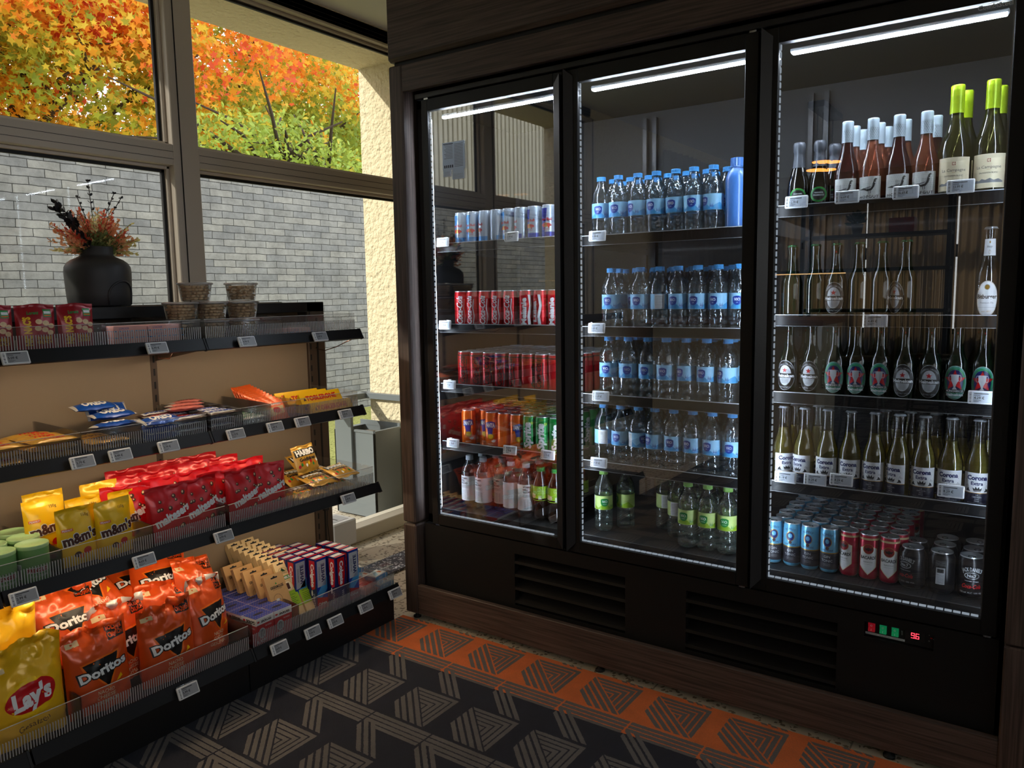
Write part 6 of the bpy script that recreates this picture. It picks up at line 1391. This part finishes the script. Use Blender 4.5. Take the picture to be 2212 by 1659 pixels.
for k, (x, y, z, a, l) in enumerate(((-2.10, 2.02, .0, .1, 0), (-2.155, 2.018, .005, -.1, .1), (-2.11, 2.02, .018, .3, .1), (-2.21, 2.02, .006, .0, .2), (-2.16, 2.02, .024, .2, .1))):
    put(P_pkr, x, y, z4 + z + .002, f'pink and red foil sachet beside the toothpaste, {["front bottom", "second bottom", "front top", "rear", "second top"][k]}', 'sachet', 'pink sachets on the bottom snack shelf', a, -l)
# ---------------------------------------------------------------- vase and dried bouquet on top
vs_ = thing('vase', 'matte black shouldered ceramic vase with an embossed arch on the shelving top', 'vase', (-2.60, 1.345, 1.266), PI / 2)
m = MB(); vp_ = [(.001, 0), (.090, 0), (.0945, .004), (.0975, .04), (.0995, .085), (.1005, .112), (.0985, .128), (.091, .141), (.078, .151), (.063, .158), (.053, .163), (.0500, .169), (.0495, .192), (.0475, .195), (.044, .195), (.042, .19), (.042, .15)]
m.lathe(vp_, 'matte_black', 64); m.build('vase_body', vs_)
m = MB()
def vr(z):
    for (a, za), (b_, zb) in zip(vp_[1:], vp_[2:]):
        if za <= z <= zb: return a + (b_ - a) * (z - za) / max(zb - za, 1e-9)
    return .1
arc = []
for i in range(25):
    t = PI * i / 24; u = .030 - .050 * math.cos(t); z = .004 + .028 + .048 * math.sin(t) if True else 0
    arc.append((u, z))
arc = [(-.020, .004)] + arc + [(.080, .004)]
pts = []
for u, z in arc: r = vr(z) + .0005; a = u / .098; pts.append((r * math.sin(a), -r * math.cos(a), z))
m.tube(pts, .0032, 'matte_black', 8); m.build('embossed_arch', vs_)
bq = thing('dried_bouquet', 'bouquet of black leaves and orange heather sprigs in the black vase', 'flowers', (-2.60, 1.345, 1.440), PI / 2)
pbr('stem_dark', srgb(34, 26, 28), .6); pbr('black_leaf', srgb(24, 22, 28), .5); flat('sprig_green', 110, 118, 60, .7); flat('sprig_orange', 240, 160, 110, .7); flat('sprig_red', 214, 84, 60, .7); flat('sprig_cream', 240, 228, 170, .7)
r5 = random.Random(11)
def leafq(m, p, dirv, L, wd, mat):
    dirv = Vector(dirv).normalized(); s_ = dirv.cross(Vector((r5.uniform(-1, 1), r5.uniform(-1, 1), .4))).normalized(); n_ = dirv.cross(s_)
    vs = [p, p + dirv * L * .3 + s_ * wd * .42 + n_ * wd * .08, p + dirv * L * .65 + s_ * wd * .46 + n_ * wd * .12, p + dirv * L, p + dirv * L * .65 - s_ * wd * .46 + n_ * wd * .12, p + dirv * L * .3 - s_ * wd * .42 + n_ * wd * .08]
    m.add(vs, [(0, 1, 2, 3), (0, 3, 4, 5)], mat)
mst, mbl, mhe = MB(), MB(), MB()
BS = [((-.105, -.02, .115), 1.0, 7), ((-.088, .01, .135), .8, 6), ((-.045, -.01, .155), .55, 4), ((-.008, .0, .205), .6, 5), ((.055, -.01, .175), .6, 5), ((.075, -.01, .165), .5, 5), ((-.075, -.02, .075), 1.0, 5), ((-.05, -.03, .045), 1.2, 4), ((-.04, -.03, .02), 1.1, 3)]
for tip, ls, nl in BS:
    tip = Vector(tip); p0 = Vector((tip.x * .12, 0, 0)); mid = p0.lerp(tip, .5) + Vector((-tip.x * .12, 0, .01)); mst.tube([p0, mid, tip], .0012, 'stem_dark', 5)
    for k in range(nl):
        t = .45 + .55 * (k + 1) / nl; q = p0.lerp(mid, t * 2) if t < .5 else mid.lerp(tip, (t - .5) * 2)
        for s_ in (-1, 1):
            dv = (tip - mid).normalized() + Vector((s_ * r5.uniform(.4, 1.0), r5.uniform(-.6, .6), r5.uniform(-.3, .5)))
            L = (.036 if tip.x < -.06 else .024) * ls * r5.uniform(.7, 1.1) * (1.1 - .4 * t); leafq(mbl, q, dv, L, L * .6, 'black_leaf')
    for k in range(4): leafq(mbl, tip, Vector((r5.uniform(-1, 1), r5.uniform(-1, 1), r5.uniform(0, 1))), .009, .005, 'black_leaf')
for k in range(150):
    a = r5.uniform(-1.15, 1.15) if k % 3 else r5.uniform(-1.5, 1.5); L = r5.uniform(.06, .15) * (1 - .18 * abs(a)); dy = r5.uniform(-.45, .45)
    tip = Vector((math.sin(a) * L * 1.0, dy * L, math.cos(a) * L * .95 - .008)); p0 = Vector((tip.x * .15, dy * .02, 0)); mhe.tube([p0, p0.lerp(tip, .5) + Vector((0, 0, .008)), tip], .0008, 'sprig_green', 4)
    mt_ = r5.choice(['sprig_peach', 'sprig_peach', 'sprig_coral', 'sprig_straw', 'sprig_peach', 'sprig_coral']) if abs(a) < 1 else r5.choice(['sprig_straw', 'sprig_peach'])
    for j in range(16):
        t = .30 + .70 * j / 15; q = p0.lerp(tip, t); leafq(mhe, q, (tip - p0).normalized() * .8 + Vector((r5.uniform(-1, 1), r5.uniform(-1, 1), r5.uniform(-.4, .8))), .0135, .0075, mt_ if t > .5 else 'sprig_green')
bq.scale = (1.2, 1.2, 1.12); mst.build('stems', bq); mbl.build('black_leaves', bq); mhe.build('heather_sprigs', bq)
# ---------------------------------------------------------------- the room behind, mirrored in the doors
pbr('curtain', srgb(168, 154, 136), .9)
_nt = MATS['curtain'].node_tree; _b = [n for n in _nt.nodes if n.type == 'BSDF_PRINCIPLED'][0]; _o = [n for n in _nt.nodes if n.type == 'OUTPUT_MATERIAL'][0]
_t = N(_nt, 'ShaderNodeBsdfTranslucent'); _t.inputs[0].default_value = srgb(196, 180, 156); _ms = N(_nt, 'ShaderNodeMixShader'); _ms.inputs[0].default_value = .55
_nt.links.new(_b.outputs[0], _ms.inputs[1]); _nt.links.new(_t.outputs[0], _ms.inputs[2]); _nt.links.new(_ms.outputs[0], _o.inputs[0])
def curtain(name, x0, x1, y, z0, z1, label, axis='x', nf=14):
    n = nf * 8; vs = []; fs = []
    for i in range(n + 1):
        t = i / n; u = x0 + (x1 - x0) * t; dd_ = .035 * math.sin(t * nf * 2 * PI) * (1 + .3 * math.sin(t * 31))
        for z in (z0, z1): vs.append((u, y + dd_, z) if axis == 'x' else (y + dd_, u, z))
    for i in range(n): fs.append((2 * i, 2 * i + 2, 2 * i + 3, 2 * i + 1))
    o = MB().add(vs, fs, 'curtain', True).build(name); md = o.modifiers.new('s', 'SOLIDIFY'); md.thickness = .002; return tag(o, label, 'curtain', 'curtains mirrored in the refrigerator doors')
curtain('curtain', -2.85, -1.82, -5.42, .02, 2.5, 'brown pleated curtain on the far window, beside the snack shelving end'); curtain('curtain', -1.80, -.89, -5.42, .02, 2.5, 'brown pleated curtain at the middle of the far window')
curtain('curtain', -.87, -.2, -5.42, .02, 2.5, 'narrow brown pleated curtain at the far window edge', nf=7)
curtain('curtain', -5.3, -1.9, -2.80, .02, 2.5, 'long brown pleated curtain along the side wall', axis='y', nf=30)
rk = thing('display_rack', 'black open metal display rack before the far curtains', 'rack', (-1.45, -3.9, 0))
m = MB()
for x in (-.65, .65):
    for y in (-.15, .15): m.box(x - .018, x + .018, y - .018, y + .018, 0, 2.15, 'black_metal')
m.build('rack_frame', rk)
for z in (1.05, 1.45, 1.78, 2.13): MB().box(-.66, .66, -.17, .17, z, z + .03, 'black_metal').build('rack_shelf', rk)
def plant(x, y, z, s, label):
    t = thing('potted_plant', label, 'plant', (x, y, z)); MB().lathe([(.03 * s, 0), (.045 * s, .08 * s), (.04 * s, .08 * s), (.001, .07 * s)], 'matte_black', 16, cap0=True).build('pot', t)
    m = MB()
    for k in range(60): leafq(m, Vector((r5.uniform(-.03, .03) * s, r5.uniform(-.03, .03) * s, (.08 + r5.uniform(0, .06)) * s)), Vector((r5.uniform(-1, 1), r5.uniform(-1, 1), r5.uniform(.1, 1))), .07 * s, .03 * s, 'darkgreen')
    m.build('leaves', t)
plant(-1.62, -3.9, 1.81, 1.3, 'small potted plant on the display rack mirrored in the end door')
bx = MB().box(-1.32, -1.10, -3.98, -3.80, 1.811, 1.95, 'deepred', .003).build('storage_box'); tag(bx, 'dark red box on the display rack mirrored in the end door', 'box')
ct = thing('bar_counter', 'beige bar counter with a brown wooden top behind the viewer', 'counter', (-1.94, -1.75, 0))
MB().box(-.75, .55, -.32, .32, 0, 1.02, 'inner_wall', .004).build('counter_body', ct); MB().box(-.80, .60, -.38, .38, 1.02, 1.06, 'counter_wood', .004).build('counter_top', ct)
def stool(x, y, label):
    t = thing('bar_stool', label, 'stool', (x, y, 0)); MB().lathe([(.17, .70), (.19, .73), (.18, .76), (.001, .77)], 'black_metal', 20, cap0=True).build('seat', t)
    for i in range(4):
        a = PI / 4 + i * PI / 2; MB().tube([(.13 * math.cos(a), .13 * math.sin(a), .70), (.22 * math.cos(a), .22 * math.sin(a), .012)], .011, 'black_metal', 8).build('leg', t)
    MB().tube([(.17 * math.cos(k * PI / 8), .17 * math.sin(k * PI / 8), .35) for k in range(16)], .008, 'black_metal', 6, closed=True).build('foot_ring', t)
stool(-1.15, -1.9, 'black bar stool nearest the carpet edge, mirrored in the end door'); stool(-.75, -2.3, 'black bar stool set farther back, mirrored in the end door')
pn = thing('pendant_lamp', 'black rectangular ceiling pendant with four hanging amber discs', 'lamp', (-1.50, -1.96, 0))
MB().box(-.06, .06, -.30, .30, CEIL - .045, CEIL - .001, 'black_metal', .003).build('ceiling_canopy', pn)
for k, (x, z) in enumerate(((-.24, 2.34), (-.08, 2.26), (.08, 2.30), (.24, 2.22))):
    MB().tube([(0, x, CEIL - .04), (0, x, z)], .004, 'black_metal', 6).build('cord', pn)
    sh = MB().lathe([(.012, .05), (.03, .03), (.075, .012), (.078, .006)], 'black_metal', 20, Matrix.Translation((0, x, z - .05))).build('lamp_shade', pn)
    MB().lathe([(.001, 0), (.070, 0), (.070, .006), (.001, .0065)], 'lamp_orange', 20, Matrix.Translation((0, x, z - .052))).build('lamp_disc', sh)
plant(-1.95, -1.70, 1.06, 1.2, 'small potted plant on the bar counter')
bar_l = thing('bar_lamp', 'long black bar lamp glowing amber over the counter', 'lamp', (-1.75, -2.6, 0))
MB().box(-.5, .5, -.02, .02, 1.42, 1.445, 'black_metal').build('lamp_body', bar_l); MB().box(-.38, .30, -.012, .012, 1.412, 1.42, 'strip_warm').build('lamp_strip', bar_l)
for x in (-.45, .45): MB().tube([(x, 0, 1.445), (x, 0, CEIL)], .003, 'black_metal', 5).build('cord', bar_l)
# prototypes nobody used are dropped
_dead = [o for o in COL.objects if o.parent is None and 'category' not in o and o.get('kind') is None and o.type in ('EMPTY', 'MESH')]
_dead += [c for o in list(_dead) for c in o.children]; _dead += [c for o in list(_dead) for c in o.children if c not in _dead]
for o in _dead: bpy.data.objects.remove(o)
